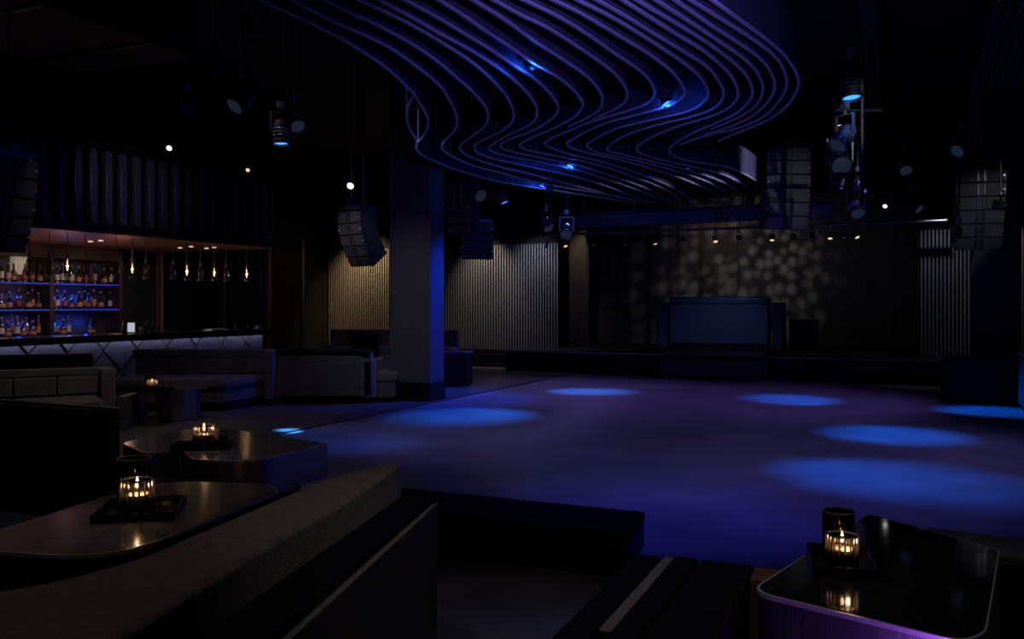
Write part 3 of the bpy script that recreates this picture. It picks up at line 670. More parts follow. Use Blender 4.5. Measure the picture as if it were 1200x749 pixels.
# ---- back bar shelving
VS = 13.68; U1 = uon(141, 13.68); U0 = 8.0; UM = uon(60, VS)
x, y = R(10.0, VS + 0.2)
bb = thing('back_bar_shelving', (x, y, 0.02), 'back bar shelving with blue lit shelf edges and dark wood uprights', 'shelving')
put('back_panel', MB().uvbox(U0, U1, VS + 0.36, VS + 0.39, 0.95, 2.4), 'back_panel', bb)
put('base_cabinet', MB().uvbox(U0, U1, VS - 0.15, VS + 0.36, 0.02, 0.91), 'plinth', bb)
put('back_counter', MB().uvbox(U0, U1, VS - 0.18, VS + 0.36, 0.91, 0.95), 'bar_stone', bb)
for u in (U0, UM, U1): put('upright', MB().uvbox(u - 0.035, u + 0.035, VS - 0.02, VS + 0.36, 0.95, 2.555), 'back_bar_wood', bb)
ZS = (1.42, 1.88)
for z in ZS:
    for a, b in ((U0 + 0.04, UM - 0.04), (UM + 0.04, U1 - 0.04)):
        s_ = put('shelf', MB().uvbox(a, b, VS, VS + 0.35, z - 0.03, z), 'back_panel', bb)
        put('led_strip', MB().uvbox(a, b, VS - 0.012, VS, z - 0.022, z - 0.008), 'led_blue', s_)
put('header', MB().uvbox(U0, U1, VS - 0.02, VS + 0.36, 2.32, 2.555), 'back_bar_wood', bb)
for a, b in ((U0 + 0.04, UM - 0.04), (UM + 0.04, U1 - 0.4)):
    for kk in range(3):
        for zz in (1.16, 1.62):
            x, y = R(a + (b - a) * (kk + 0.5) / 3, VS + 0.24); point((x, y, zz), 0.8, (0.01, 0.09, 1.0), 0.03, bb, True)
# lantern on the top shelf
u = uon(22, VS + 0.28); x, y = R(u, VS + 0.28)
t = thing('table_lantern', (x, y, ZS[1]), 'square cream lantern glowing behind bottles on the top shelf', 'lantern')
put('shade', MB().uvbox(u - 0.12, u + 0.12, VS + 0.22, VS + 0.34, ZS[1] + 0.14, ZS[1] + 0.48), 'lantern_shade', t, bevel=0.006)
put('base', MB().uvbox(u - 0.06, u + 0.06, VS + 0.24, VS + 0.32, ZS[1], ZS[1] + 0.03).cyl((x, y, ZS[1] + 0.03), (x, y, ZS[1] + 0.14), 0.012, n=8), 'bronze', t)
# ---- bottles
def bottle_meshes(kind):
    pr = {'tall': [(0.036, 0), (0.038, 0.01), (0.038, 0.17), (0.030, 0.20), (0.013, 0.225), (0.013, 0.275)],
          'round': [(0.040, 0), (0.046, 0.015), (0.046, 0.12), (0.036, 0.16), (0.015, 0.185), (0.014, 0.25)],
          'slim': [(0.030, 0), (0.032, 0.01), (0.031, 0.19), (0.022, 0.215), (0.012, 0.235), (0.012, 0.30)],
          'squat': [(0.050, 0), (0.056, 0.015), (0.056, 0.10), (0.046, 0.15), (0.018, 0.175), (0.016, 0.215)]}[kind]
    top = pr[-1][1]; r = pr[1][0]
    gl_ = MB().lathe(pr, 14); cap = MB().cyl((0, 0, top), (0, 0, top + 0.03), pr[-1][0] * 1.2, n=10)
    lb = MB(); lb.lathe([(r + 0.001, pr[2][1] * 0.3), (r + 0.001, pr[2][1] * 0.85)], 14)
    return gl_, cap, lb
BM = {}
def bottle(kind, glass, labelm, loc, label, group, s=1.0):
    key = (kind, glass, labelm)
    if key not in BM:
        g, c, l = bottle_meshes(kind)
        BM[key] = (g.mesh('bottle_glass', glass, 40), c.mesh('cap', 'bottle_cap', 40), l.mesh('label', labelm, 60))
    t = thing('liquor_bottle', loc, label, 'bottle', group, random.uniform(0, 6)); t.scale = (s, s, s)
    for n_, me in zip(('glass_body', 'cap', 'paper_label'), BM[key]):
        o = bpy.data.objects.new(n_, me); C.objects.link(o); o.parent = t
kinds = [('tall', 'bottle_clear', 'label_cream'), ('round', 'bottle_brown', 'label_amber'), ('slim', 'bottle_green', 'label_cream'), ('squat', 'bottle_clear', 'label_amber'), ('tall', 'bottle_brown', 'label_red'), ('slim', 'bottle_clear', 'label_amber')]
nm = {'tall': 'tall', 'round': 'round shouldered', 'slim': 'slim', 'squat': 'squat'}
gn = {'bottle_clear': 'clear glass', 'bottle_brown': 'brown glass', 'bottle_green': 'green glass'}
lnm = {'label_cream': 'cream', 'label_amber': 'amber', 'label_red': 'red'}
def row(pxs, z, word, seq, s):
    for i, px in enumerate(pxs):
        k = kinds[seq[i % len(seq)]]; v = VS + 0.06 + 0.075 * (i % 3); u = uon(px, v); x, y = R(u, v)
        lab = '%s %s bottle with %s label on the %s of the back bar' % (nm[k[0]], gn[k[1]], lnm[k[2]], word)
        bottle(*k, (x, y, z), lab, lab.split(' on the ')[0] + 's, ' + word, s * random.uniform(0.93, 1.06))
row([2, 10, 16, 29, 38, 47, 67, 73, 77, 84, 92, 101, 111, 122, 130], ZS[1], 'top shelf', [2, 0, 1, 4, 5, 1, 0, 2], 1.10)
row([2, 11, 22, 33, 38, 45, 67, 76, 85, 93, 99, 104, 110, 118, 129], ZS[0], 'middle shelf', [3, 1, 4, 1, 5, 1, 0, 4], 1.12)
row([2, 9, 14, 20, 27, 31, 38, 45, 67, 74, 80, 107], 0.95, 'back counter', [0, 3, 5, 0, 3], 1.15)
# ---- canopy above the bar
UC0 = 8.0; UC1 = 13.17
x, y = R(10.4, 12.4)
cn = thing('bar_canopy', (x, y, 2.56), 'bar canopy with copper coloured underside and a row of upright dark fins', 'canopy')
poly = rounded([R(UC0, 10.98), R(UC1, 10.98), R(UC1, 14.05), R(UC0, 14.05)], [0.35, 0.1, 0, 0])
put('soffit', MB().prism(poly, 2.56, 2.59), 'copper', cn)
put('deck', MB().prism(poly, 2.59, 2.71), 'plinth', cn)
u = 8.10
for k in range(19):
    put('fin', MB().uvbox(u - 0.058, u + 0.058, 11.06, 11.15, 2.76, 3.82), 'canopy_fin', cn, bevel=0.009)
    cap = put('fin_foot', MB().uvbox(u - 0.04, u + 0.04, 11.04, 11.17, 2.71, 2.76), 'fixture_grey', cn)
    u += 0.270
put('rear_screen', MB().uvbox(UC0 + 0.2, UC1, 11.27, 11.31, 2.71, 3.82), 'slat_back', cn)
put('top_rail', MB().uvbox(UC0 + 0.2, UC1, 11.02, 11.31, 3.82, 3.94), 'plinth', cn)
for uu in (8.5, 10.6, 12.6):
    x, y = R(uu, 11.29); put('hanger_rod', MB().cyl((x, y, 3.94), (x, y, 5.19), 0.015, n=6), 'fixture', cn)
for px, py in ((106, 283), (118, 282), (211, 290.5), (224, 289), (242, 291), (251, 290)):
    q = atz(px, py, 2.555)
    put('soffit_lamp', MB().cyl((q.x, q.y, 2.545), (q.x, q.y, 2.56), 0.038, n=12), 'lens_warm', cn)
for uu in (8.7, 10.1, 11.4, 12.6):
    x, y = R(uu, 12.3); spot((x, y, 2.53), (*R(uu, VS + 0.1), 1.45), 13, (0.9, 0.82, 0.88), math.radians(90), 1, 0.03, cn)
    x, y = R(uu, 11.44); spot((x, y, 2.53), (x, y, 1.1), 22, (1, 0.88, 0.8), math.radians(70), 1, 0.03, cn)
# bare warm lights added behind the bar to redden the copper soffit
for uu in (8.7, 9.9, 11.0):
    x, y = R(uu, 12.6); point((x, y, 1.65), 4.2, (1, 0.46, 0.32), 0.15, cn, True)
# ---- bottle shaped pendants
pend = [(35, 0), (58, 0), (79, 1), (100, 0), (136, 0), (155, 1), (171, 0), (203, 0), (219, 1), (235, 0), (251, 1), (265, 0), (289, 1)]
pm = [MB().lathe([(0.046, 0.0), (0.050, 0.015), (0.050, 0.20), (0.034, 0.24), (0.016, 0.26), (0.016, 0.29)], 14).mesh('glass_shade', 'clear_glass', 40),
      MB().cyl((0, 0, 0.27), (0, 0, 0.33), 0.02, n=10).mesh('socket', 'bronze', 40),
      MB().cyl((0, 0, 0.33), (0, 0, 0.65), 0.007, n=6).mesh('rod', 'fixture_grey'),
      MB().lathe([(0.0, 0.09), (0.011, 0.10), (0.013, 0.14), (0.008, 0.19), (0.004, 0.24)], 10).mesh('bulb', 'filament', 60),
      MB().lathe([(0.0, 0.09), (0.011, 0.10), (0.013, 0.14), (0.008, 0.19), (0.004, 0.24)], 10).mesh('bulb', 'smoked_glass', 60)]
for px, lit in pend:
    v = 11.36; u = uon(px, v); x, y = R(u, v)
    t = thing('pendant_lamp', (x, y, 1.91), ('lit' if lit else 'unlit') + ' bottle shaped glass pendant lamp hanging under the bar canopy', 'pendant lamp', ('lit' if lit else 'unlit') + ' bottle pendants over the bar')
    for n_, k in (('glass_shade', 0), ('socket', 1), ('rod', 2), ('bulb', 3 if lit else 4)):
        o = bpy.data.objects.new(n_, pm[k]); C.objects.link(o); o.parent = t
    if lit: point((0, 0, 0.15), 1.6, (1, 0.6, 0.28), 0.02, t)
# ---- small items on the bar top
def on_bar(px, v=VB0 + 0.25): u = uon(px, v); x, y = R(u, v); return (x, y, 1.04)
def glassware(px, kind, label, group=None, v=VB0 + 0.25, m='clear_glass', s=1.0):
    prof = {'wine': [(0.032, 0), (0.004, 0.006), (0.004, 0.08), (0.03, 0.11), (0.034, 0.15), (0.028, 0.19)],
            'tumbler': [(0.034, 0), (0.036, 0.004), (0.040, 0.10), (0.037, 0.10), (0.034, 0.01)],
            'shaker': [(0.045, 0), (0.04, 0.13), (0.025, 0.17), (0.018, 0.18), (0.018, 0.21)]}[kind]
    o = put('bar_glass' if kind != 'shaker' else 'cocktail_shaker', MB().lathe([(r * s, z * s) for r, z in prof], 16), m, smooth=40)
    o.location = on_bar(px, v); tag(o, label, 'glass' if kind != 'shaker' else 'shaker', group)
for px, k in ((166, 'tumbler'), (171, 'wine'), (177, 'tumbler'), (181, 'wine'), (186, 'tumbler')):
    glassware(px, k, 'clear %s on the bar top by the bronze wall strip' % ('stemmed glass' if k == 'wine' else 'tumbler'), 'glasses on the bar, ' + k)
glassware(146, 'shaker', 'dark steel cocktail shaker on the bar top beside a glowing white card', m='dark_metal')
glassware(108, 'wine', 'tall stemmed glass standing alone on the bar before the shelving', s=1.35)
for px in (277, 291): glassware(px, 'tumbler', 'tumbler near the far end of the bar top', 'tumblers at the far bar end', m='smoked_glass')
x, y, z = on_bar(154); t = thing('white_card', (x, y, z), 'small white card with a glow put into its face on the bar top', 'card')  # white card whose brightness is emission put into its colour
put('card_face', MB().prism([(x - 0.06, y), (x + 0.06, y - 0.03), (x + 0.063, y - 0.02), (x - 0.057, y + 0.01)], z + 0.02, z + 0.17), 'card_glow', t)
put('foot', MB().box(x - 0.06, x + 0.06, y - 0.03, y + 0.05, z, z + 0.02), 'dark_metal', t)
x, y, z = on_bar(253); tag(put('napkin_tray', MB().uvbox(uon(253, VB0 + .2) - 0.2, uon(253, VB0 + .2) + 0.2, VB0 + .1, VB0 + .3, z, z + 0.015).uvbox(uon(253, VB0 + .2) - 0.17, uon(253, VB0 + .2) + 0.17, VB0 + .13, VB0 + .27, z + 0.015, z + 0.03), 'ceramic'), 'flat pale tray lying on the bar top towards its far end', 'tray')
x, y, z = on_bar(303); t = thing('candle_cup', (x, y, z), 'small pale candle cup at the very end of the bar top', 'candle')
put('cup', MB().lathe([(0.05, 0), (0.055, 0.06), (0.045, 0.06), (0.04, 0.02)], 14, x, y).__class__() if 0 else MB().lathe([(0.05, z), (0.06, z + 0.06), (0.048, z + 0.06), (0.04, z + 0.02)], 14, x, y), 'ceramic', t, smooth=40)
put('saucer', MB().lathe([(0.07, z), (0.09, z + 0.012), (0.07, z + 0.014)], 14, x, y), 'ceramic', t)

# =================================================================== LOUNGE SEATING
def banquette(loc, rz, L, label, bh=0.75, sd=0.62, n=4, fab='velvet_taupe', arm=1, kick='plinth', cap=None, sh=0.44):
    t = thing('banquette', (loc[0], loc[1], 0.02), label, 'banquette', None, rz)
    P = lambda *a, **k: put(*a, parent=t, world=False, **k)
    P('back_shell', MB().box(-L, 0, 0.02, 0.16, 0.10, bh - 0.04), m=fab, bevel=0.02)
    P('top_rail', MB().box(-L, 0, -0.03, 0.17, bh - 0.09, bh), m=cap or fab, bevel=0.02, seg=3)
    w_ = L / n
    for k in range(n):
        P('back_cushion', MB().box(-L + k * w_ + 0.006, -L + (k + 1) * w_ - 0.006, -0.05, 0.03, sh + 0.01, bh - 0.09), m=fab, bevel=0.02, seg=3)
    ns = max(1, n // 2); w2 = L / ns
    for k in range(ns):
        P('seat_cushion', MB().box(-L + k * w2 + 0.005, -L + (k + 1) * w2 - 0.005, -sd, -0.02, sh - 0.13, sh), m=fab, bevel=0.045, seg=4)
    P('seat_base', MB().box(-L, 0, -sd + 0.02, 0.02, 0.10, sh - 0.13), m=fab, bevel=0.01)
    P('kick_base', MB().box(-L + 0.03, -0.03, -sd + 0.07, 0.14, 0.0, 0.10), m=kick)
    if arm: P('arm', MB().box(0.0, 0.15, -0.30, 0.17, 0.06, bh), m=fab, bevel=0.02, seg=3)
    return t
banquette((-4.80, 10.12), math.radians(30), 2.6, 'taupe velvet banquette with panelled back behind the round metal table', n=6)
# outer cabinet side at its end
p = atz(172, 494, 0.02)
t = thing('end_cabinet', (p.x - 0.15, p.y - 0.4, 0.02), 'low grey end cabinet between the taupe banquette and the round metal table', 'cabinet')
q = atz(147, 505, 0.02); nrm = Vector((-(p - q).y, (p - q).x, 0)).normalized() * 0.1
put('body', MB().prism([(q.x, q.y), (p.x, p.y), (p.x + nrm.x, p.y + nrm.y), (q.x + nrm.x, q.y + nrm.y)], 0.15, 0.42), 'outer_panel', t, bevel=0.008)
put('kick_base', MB().prism([(q.x + .01, q.y + .01), (p.x - .01, p.y + .01), (p.x + nrm.x, p.y + nrm.y), (q.x + nrm.x, q.y + nrm.y)], 0.0, 0.15), 'booth', t)
banquette((-5.65, 11.75), math.radians(28), 1.5, 'black banquette back between the taupe banquette and the bar', bh=0.82, fab='leather_black', arm=0, n=4)
# grey banquette in front of the bar end
t = thing('banquette', (-4.6, 12.6, 0.02), 'grey velvet banquette with angled seat end below the far end of the bar', 'banquette')
put('back_shell', MB().box(-5.62, -3.60, 13.0, 13.22, 0.10, 0.80), 'velvet_grey', t, bevel=0.02)
put('top_rail', MB().box(-5.64, -3.58, 12.93, 13.24, 0.70, 0.83), 'velvet_grey', t, bevel=0.02, seg=3)
for k in range(4): put('back_cushion', MB().box(-5.6 + 0.5 * k + .006, -5.1 + 0.5 * k - .006, 12.93, 13.02, 0.47, 0.70), 'velvet_grey', t, bevel=0.02, seg=3)
put('seat_cushion', MB().prism([(-5.62, 12.98), (-5.62, 12.0), (-3.95, 12.0), (-3.64, 12.95)], 0.32, 0.47), 'velvet_grey', t, bevel=0.05, seg=4)
put('seat_base', MB().prism([(-5.6, 12.98), (-5.6, 12.03), (-3.97, 12.03), (-3.66, 12.95)], 0.14, 0.33), 'velvet_grey', t, bevel=0.01)
put('kick_base', MB().prism([(-5.55, 12.98), (-5.55, 12.09), (-4.0, 12.09), (-3.70, 12.95)], 0.0, 0.15), 'plinth', t)
put('end_post', MB().box(-3.62, -3.50, 12.72, 13.22, 0.10, 0.82), 'velvet_grey', t, bevel=0.015)
# partition banquette facing away
t = thing('banquette', (-2.9, 13.1, 0.02), 'banquette seen from behind with a flat grey back panel beside the charcoal column', 'banquette')
put('back_panel', MB().box(-3.46, -2.24, 12.95, 13.0, 0.14, 0.74), 'outer_panel', t, bevel=0.006)
put('back_shell', MB().box(-3.50, -2.10, 13.0, 13.2, 0.14, 0.78), 'velvet_grey', t, bevel=0.01)
put('top_rail', MB().box(-3.52, -2.12, 12.93, 13.24, 0.76, 0.82), 'leather_black', t, bevel=0.015, seg=3)
for xx in (-3.47, -2.245): put('panel_trim', MB().box(xx, xx + 0.015, 12.94, 12.96, 0.14, 0.74), 'piping', t)
put('arm', MB().box(-2.22, -2.06, 13.0, 14.0, 0.10, 0.66), 'velvet_grey', t, bevel=0.02, seg=3)
put('seat_cushion', MB().box(-3.5, -1.75, 13.2, 14.0, 0.32, 0.47), 'velvet_taupe', t, bevel=0.04, seg=4)
put('seat_base', MB().box(-3.5, -1.78, 13.2, 13.95, 0.10, 0.32), 'velvet_grey', t)
put('kick_base', MB().box(-3.42, -2.1, 13.04, 13.9, 0.0, 0.14), 'plinth', t)
# far banquettes along the slat wall
t = banquette((-1.05, 17.05), math.radians(-8), 2.6, 'far taupe banquette under the gold lit slat wall', bh=0.98, sh=0.66, n=5, arm=0, cap='velvet_taupe')
t = thing('bench_box', (-1.0, 16.3, 0.0), 'black box end of the bench beyond the charcoal column', 'box')
put('body', MB().box(-1.9, -0.74, 15.9, 16.36, 0.06, 0.6), 'plinth', t, bevel=0.01)
put('top', MB().box(-1.92, -0.72, 15.88, 16.38, 0.6, 0.64), 'piping', t, bevel=0.01)
for xx in (-0.98, -0.85): put('rib', MB().box(xx, xx + 0.015, 15.885, 15.9, 0.06, 0.6), 'stage_black', t)
# tall black seat back far left of the column
t = thing('lounge_chair', (-2.7, 16.2, 0.02), 'black high backed lounge chair before the gold lit slats', 'chair')
put('backrest', MB().box(-3.0, -2.5, 16.2, 16.35, 0.4, 0.98), 'leather_black', t, bevel=0.03, seg=3)
put('seat', MB().box(-3.0, -2.5, 15.7, 16.2, 0.3, 0.45), 'leather_black', t, bevel=0.03, seg=3)
for sx_ in (-2.96, -2.54):
    for sy_ in (15.75, 16.28): put('leg', MB().cyl((sx_, sy_, 0), (sx_, sy_, 0.32), 0.018, n=8), 'fixture', t)
# black sofa seen from behind at the left
def vdir(p, a, b): return (p[0] + a * UX - b * UY, p[1] + a * UY + b * UX)
q = atz(114, 612, 0.02); q2 = (q.x, q.y)
t = thing('sofa', (q.x - 0.8, q.y + 0.8, 0.02), 'black leather sofa seen from behind at the end of the near lounge table', 'sofa')
put('backrest', MB().prism([vdir(q2, 0, 0), vdir(q2, 0.2, 0), vdir(q2, 0.2, 3.0), vdir(q2, 0, 3.0)], 0.02, 0.77), 'leather_black', t, bevel=0.03, seg=3)
put('top_piping', MB().prism([vdir(q2, 0.16, 0.02), vdir(q2, 0.21, 0.02), vdir(q2, 0.21, 3.0), vdir(q2, 0.16, 3.0)], 0.765, 0.78), 'piping', t, bevel=0.005)
put('seat_cushion', MB().prism([vdir(q2, 0.2, 0.36), vdir(q2, 0.48, 0.36), vdir(q2, 0.48, 3.0), vdir(q2, 0.2, 3.0)], 0.28, 0.45), 'leather_black', t, bevel=0.05, seg=4)
put('seat_base', MB().prism([vdir(q2, 0.2, 0.4), vdir(q2, 0.45, 0.4), vdir(q2, 0.45, 3.0), vdir(q2, 0.2, 3.0)], 0.02, 0.29), 'leather_black', t)
# near sofa: velvet back, leather ledge, outer panel
t = thing('sofa', (-0.7, 2.8, 0.02), 'large brown velvet sofa back with dark ledge and grey outer panel', 'sofa')
L_ = [(-0.545, 3.87), (-0.62, 3.74), (-0.76, 3.47), (-0.97, 2.67), (-1.06, 2.37), (-1.27, 2.13), (-1.75, 1.95), (-2.6, 1.85)]
R_ = [(-2.6, 1.2), (-0.98, 1.2), (-0.86, 1.7), (-0.735, 2.45), (-0.585, 3.22), (-0.50, 3.87)]
Ls = [tuple(p) for p in catmull(L_, 6)]
Rs = [R_[0]] + [tuple(p) for p in catmull(R_[1:], 6)]
put('back_cushion', MB().prism(Ls + Rs, 0.30, 0.80), 'velvet_brown', t, bevel=0.035, seg=4)
outer = [(-0.318, 3.72), (-0.565, 2.20), (-0.73, 1.2)]
inner = [(-0.98, 1.2), (-0.86, 1.7), (-0.735, 2.45), (-0.585, 3.22), (-0.47, 3.86)]
put('ledge', MB().prism([(-0.345, 3.74), (-0.595, 2.20), (-0.76, 1.2)] + inner, 0.60, 0.675), 'leather_black', t, bevel=0.02, seg=3)
put('outer_panel', MB().prism(outer + inner, 0.06, 0.645), 'outer_panel', t, bevel=0.008)
put('panel_edge', MB().prism([(-0.316, 3.725), (-0.563, 2.20), (-0.728, 1.2), (-0.74, 1.2), (-0.576, 2.2), (-0.33, 3.725)], 0.640, 0.652), 'piping', t)
put('kick_base', MB().prism([(-0.36, 3.66), (-0.61, 2.2), (-0.78, 1.25)] + [(-0.98, 1.25), (-0.6, 3.6)], 0.0, 0.06), 'plinth', t)
put('seat_cushion', MB().prism([(-0.80, 3.7), (-1.2, 3.55), (-1.45, 2.85), (-1.02, 2.72)], 0.22, 0.40), 'velvet_brown', t, bevel=0.03, seg=3)
# low black bench bordering the dance floor
fr = atz(755, 600, 0.27)
nl = atz(735, 626, 0.27)
back_l = atz(470, 571.5, 0.27); near_l = atz(470, 596, 0.27)
t = thing('bench', (0.1, 5.2, 0.02), 'low black bench bordering the dance floor beyond the brown sofa', 'bench')
put('body', MB().prism([(near_l.x, near_l.y), (nl.x, nl.y), (fr.x, fr.y), (back_l.x, back_l.y)], 0.06, 0.22), 'stage_black', t, bevel=0.01)
put('seat_top', MB().prism([(near_l.x, near_l.y - .01), (nl.x + .005, nl.y - .01), (fr.x + .005, fr.y + .005), (back_l.x, back_l.y + .005)], 0.22, 0.27), 'leather_black', t, bevel=0.008)
put('kick_base', MB().prism([(near_l.x, near_l.y + .03), (nl.x - .03, nl.y + .03), (fr.x - .03, fr.y - .03), (back_l.x, back_l.y - .03)], 0.0, 0.06), 'plinth', t)
# black leather bench at bottom right of centre
zt_ = 0.42
A = atz(748, 646, zt_); B = atz(884, 662, zt_)
AL = atz(642, 749, zt_)
dirn = (Vector((AL.x, AL.y)) - Vector((A.x, A.y))).normalized()
def off(p, a, b): return (p.x + dirn.x * a + (B - A).normalized().x * b, p.y + dirn.y * a + (B - A).normalized().y * b)
t = thing('bench', (A.x + 0.3, A.y - 0.6, 0.02), 'black leather bench seat with a pale seam along its side', 'bench')
Wd = (B - A).length
put('side_roll', MB().prism([off(A, 0.0, -0.02), off(A, 1.6, -0.02), off(A, 1.6, 0.14), off(A, 0.0, 0.14)], 0.06, zt_), 'leather_black', t, bevel=0.05, seg=4)
put('seam_welt', MB().prism([off(A, 0.04, 0.125), off(A, 0.95, 0.125), off(A, 0.95, 0.17), off(A, 0.04, 0.17)], zt_ - 0.012, zt_ + 0.004), 'piping', t, bevel=0.006)
put('seat_cushion', MB().prism([off(A, 0.0, 0.155), off(A, 1.6, 0.155), off(A, 1.6, 0.27), off(A, 0.0, 0.27)], 0.28, zt_ + 0.002), 'leather_black', t, bevel=0.02, seg=3)
put('seat_cushion', MB().prism([off(A, 0.0, 0.275), off(A, 1.6, 0.275), off(A, 1.6, Wd), off(A, 0.0, Wd)], 0.28, zt_ + 0.002), 'leather_black', t, bevel=0.02, seg=3)
put('seat_base', MB().prism([off(A, 0.02, 0.12), off(A, 1.6, 0.12), off(A, 1.6, Wd), off(A, 0.02, Wd)], 0.02, 0.30), 'leather_black', t)
put('end_panel', MB().prism([off(A, 0.0, Wd + 0.005), off(A, 0.17, Wd + 0.005), off(A, 0.17, Wd + 0.16), off(A, 0.0, Wd + 0.16)], 0.02, zt_ - 0.005), 'dark_wood', t, bevel=0.008)
# dark bench back right of the glass table
zb = 0.40
a0_ = atz(1086, 617.5, zb); b = atz(1215, 633, zb); a02 = atz(1100, 640, zb); b2 = atz(1225, 657, zb)
t = thing('bench', (a0_.x + 0.4, a0_.y - 0.2, 0.02), 'dark bench with charcoal top rail behind the glass table with purple metal side', 'bench')
put('top_rail', MB().prism([(a02.x, a02.y), (b2.x, b2.y), (b.x, b.y), (a0_.x, a0_.y)], zb - 0.05, zb), 'velvet_grey', t, bevel=0.012, seg=3)
put('back_shell', MB().prism([(a02.x, a02.y + 0.02), (b2.x, b2.y + 0.02), (b.x, b.y - 0.02), (a0_.x, a0_.y - 0.02)], 0.02, zb - 0.04), 'leather_black', t)
put('seat_cushion', MB().prism([(2.26, 3.0), (3.2, 2.7), (b2.x, b2.y - 0.01), (2.26, a02.y - 0.1)], 0.14, 0.28), 'leather_black', t, bevel=0.03, seg=3)

# =================================================================== TABLES
def table(name, top_poly, zt, label, top_mat, side_mat, rad, side_h=0.16, inset=0.16, rim='rim_metal', glass_inset=None):
    cx = sum(p[0] for p in top_poly) / len(top_poly); cy = sum(p[1] for p in top_poly) / len(top_poly)
    t = thing(name, (cx, cy, 0.02), label, 'table')
    rp_ = rounded(top_poly, rad)
    def shrink(P, d):
        out = []
        for p in P:
            v = Vector((p[0] - cx, p[1] - cy)); L = v.length; v = v * max(0.05, (L - d) / L); out.append((cx + v.x, cy + v.y))
        return out
    put('apron', MB().prism(shrink(rp_, 0.004), zt - side_h, zt - 0.018), side_mat, t, smooth=30)
    put('rim', MB().prism(rp_, zt - 0.018, zt - 0.001), rim, t, smooth=30)
    put('top', MB().prism(shrink(rp_, 0.012), zt - 0.004, zt), top_mat, t, smooth=30)
    put('pedestal', MB().prism(shrink(rp_, inset), 0.06, zt - side_h), 'dark_metal', t, smooth=30)
    put('base_plate', MB().prism(shrink(rp_, inset - 0.04), 0.0 + 0.02, 0.06), 'plinth', t, smooth=30)
    return t, shrink
ZT = 0.45
def pp(px, py, z=ZT): q = atz(px, py, z); return (q.x, q.y)
# near left table
table('lounge_table', [pp(-60, 645), pp(118, 655), pp(322, 577), pp(318, 568), pp(190, 563), pp(-60, 645 - 8)] if 0 else [pp(-90, 640), pp(132, 655), pp(327, 576), pp(316, 567), pp(183, 563), pp(-90, 655 - 1) if 0 else pp(-40, 633)], ZT,
      'near lounge table with dark reflective top and polished metal sides beside the brown sofa', 'table_top_taupe', 'dark_metal', [0.0, 0.32, 0.03, 0.12, 0.3, 0.0], side_h=0.15)
# middle table
table('lounge_table', [pp(140, 519), pp(172, 532), pp(214, 527), pp(224, 538), pp(296, 541), pp(384, 519.5), pp(262, 501.5), pp(215, 503)], ZT,
      'middle lounge table with taupe top and a metal end reflecting the purple floor', 'table_top_taupe', 'brushed_metal', [0.12, 0.12, 0.05, 0.1, 0.25, 0.0, 0.15, 0.1], side_h=0.26, inset=0.2)
# drum table
c = atz(199, 495, 0.02)
t = thing('drum_table', (c.x, c.y + 0.28, 0.02), 'round brushed metal drum table with thin top beside the taupe banquette', 'table')
put('drum', MB().lathe([(0.27, 0.02), (0.27, 0.43)], 40, c.x, c.y + 0.28), 'brushed_metal', t, smooth=40)
put('top', MB().lathe([(0.40, 0.43), (0.40, 0.45)], 40, c.x, c.y + 0.28), 'table_top_taupe', t, smooth=40)
# right foreground table
table('lounge_table', [pp(878, 692), pp(1128, 752), pp(1156, 742), pp(1172, 644), pp(1018, 602)], ZT,
      'glass topped lounge table with purple lit metal side in the foreground', 'table_glass', 'brushed_metal', [0.10, 0.06, 0.06, 0.05, 0.05], side_h=0.36, inset=0.1)

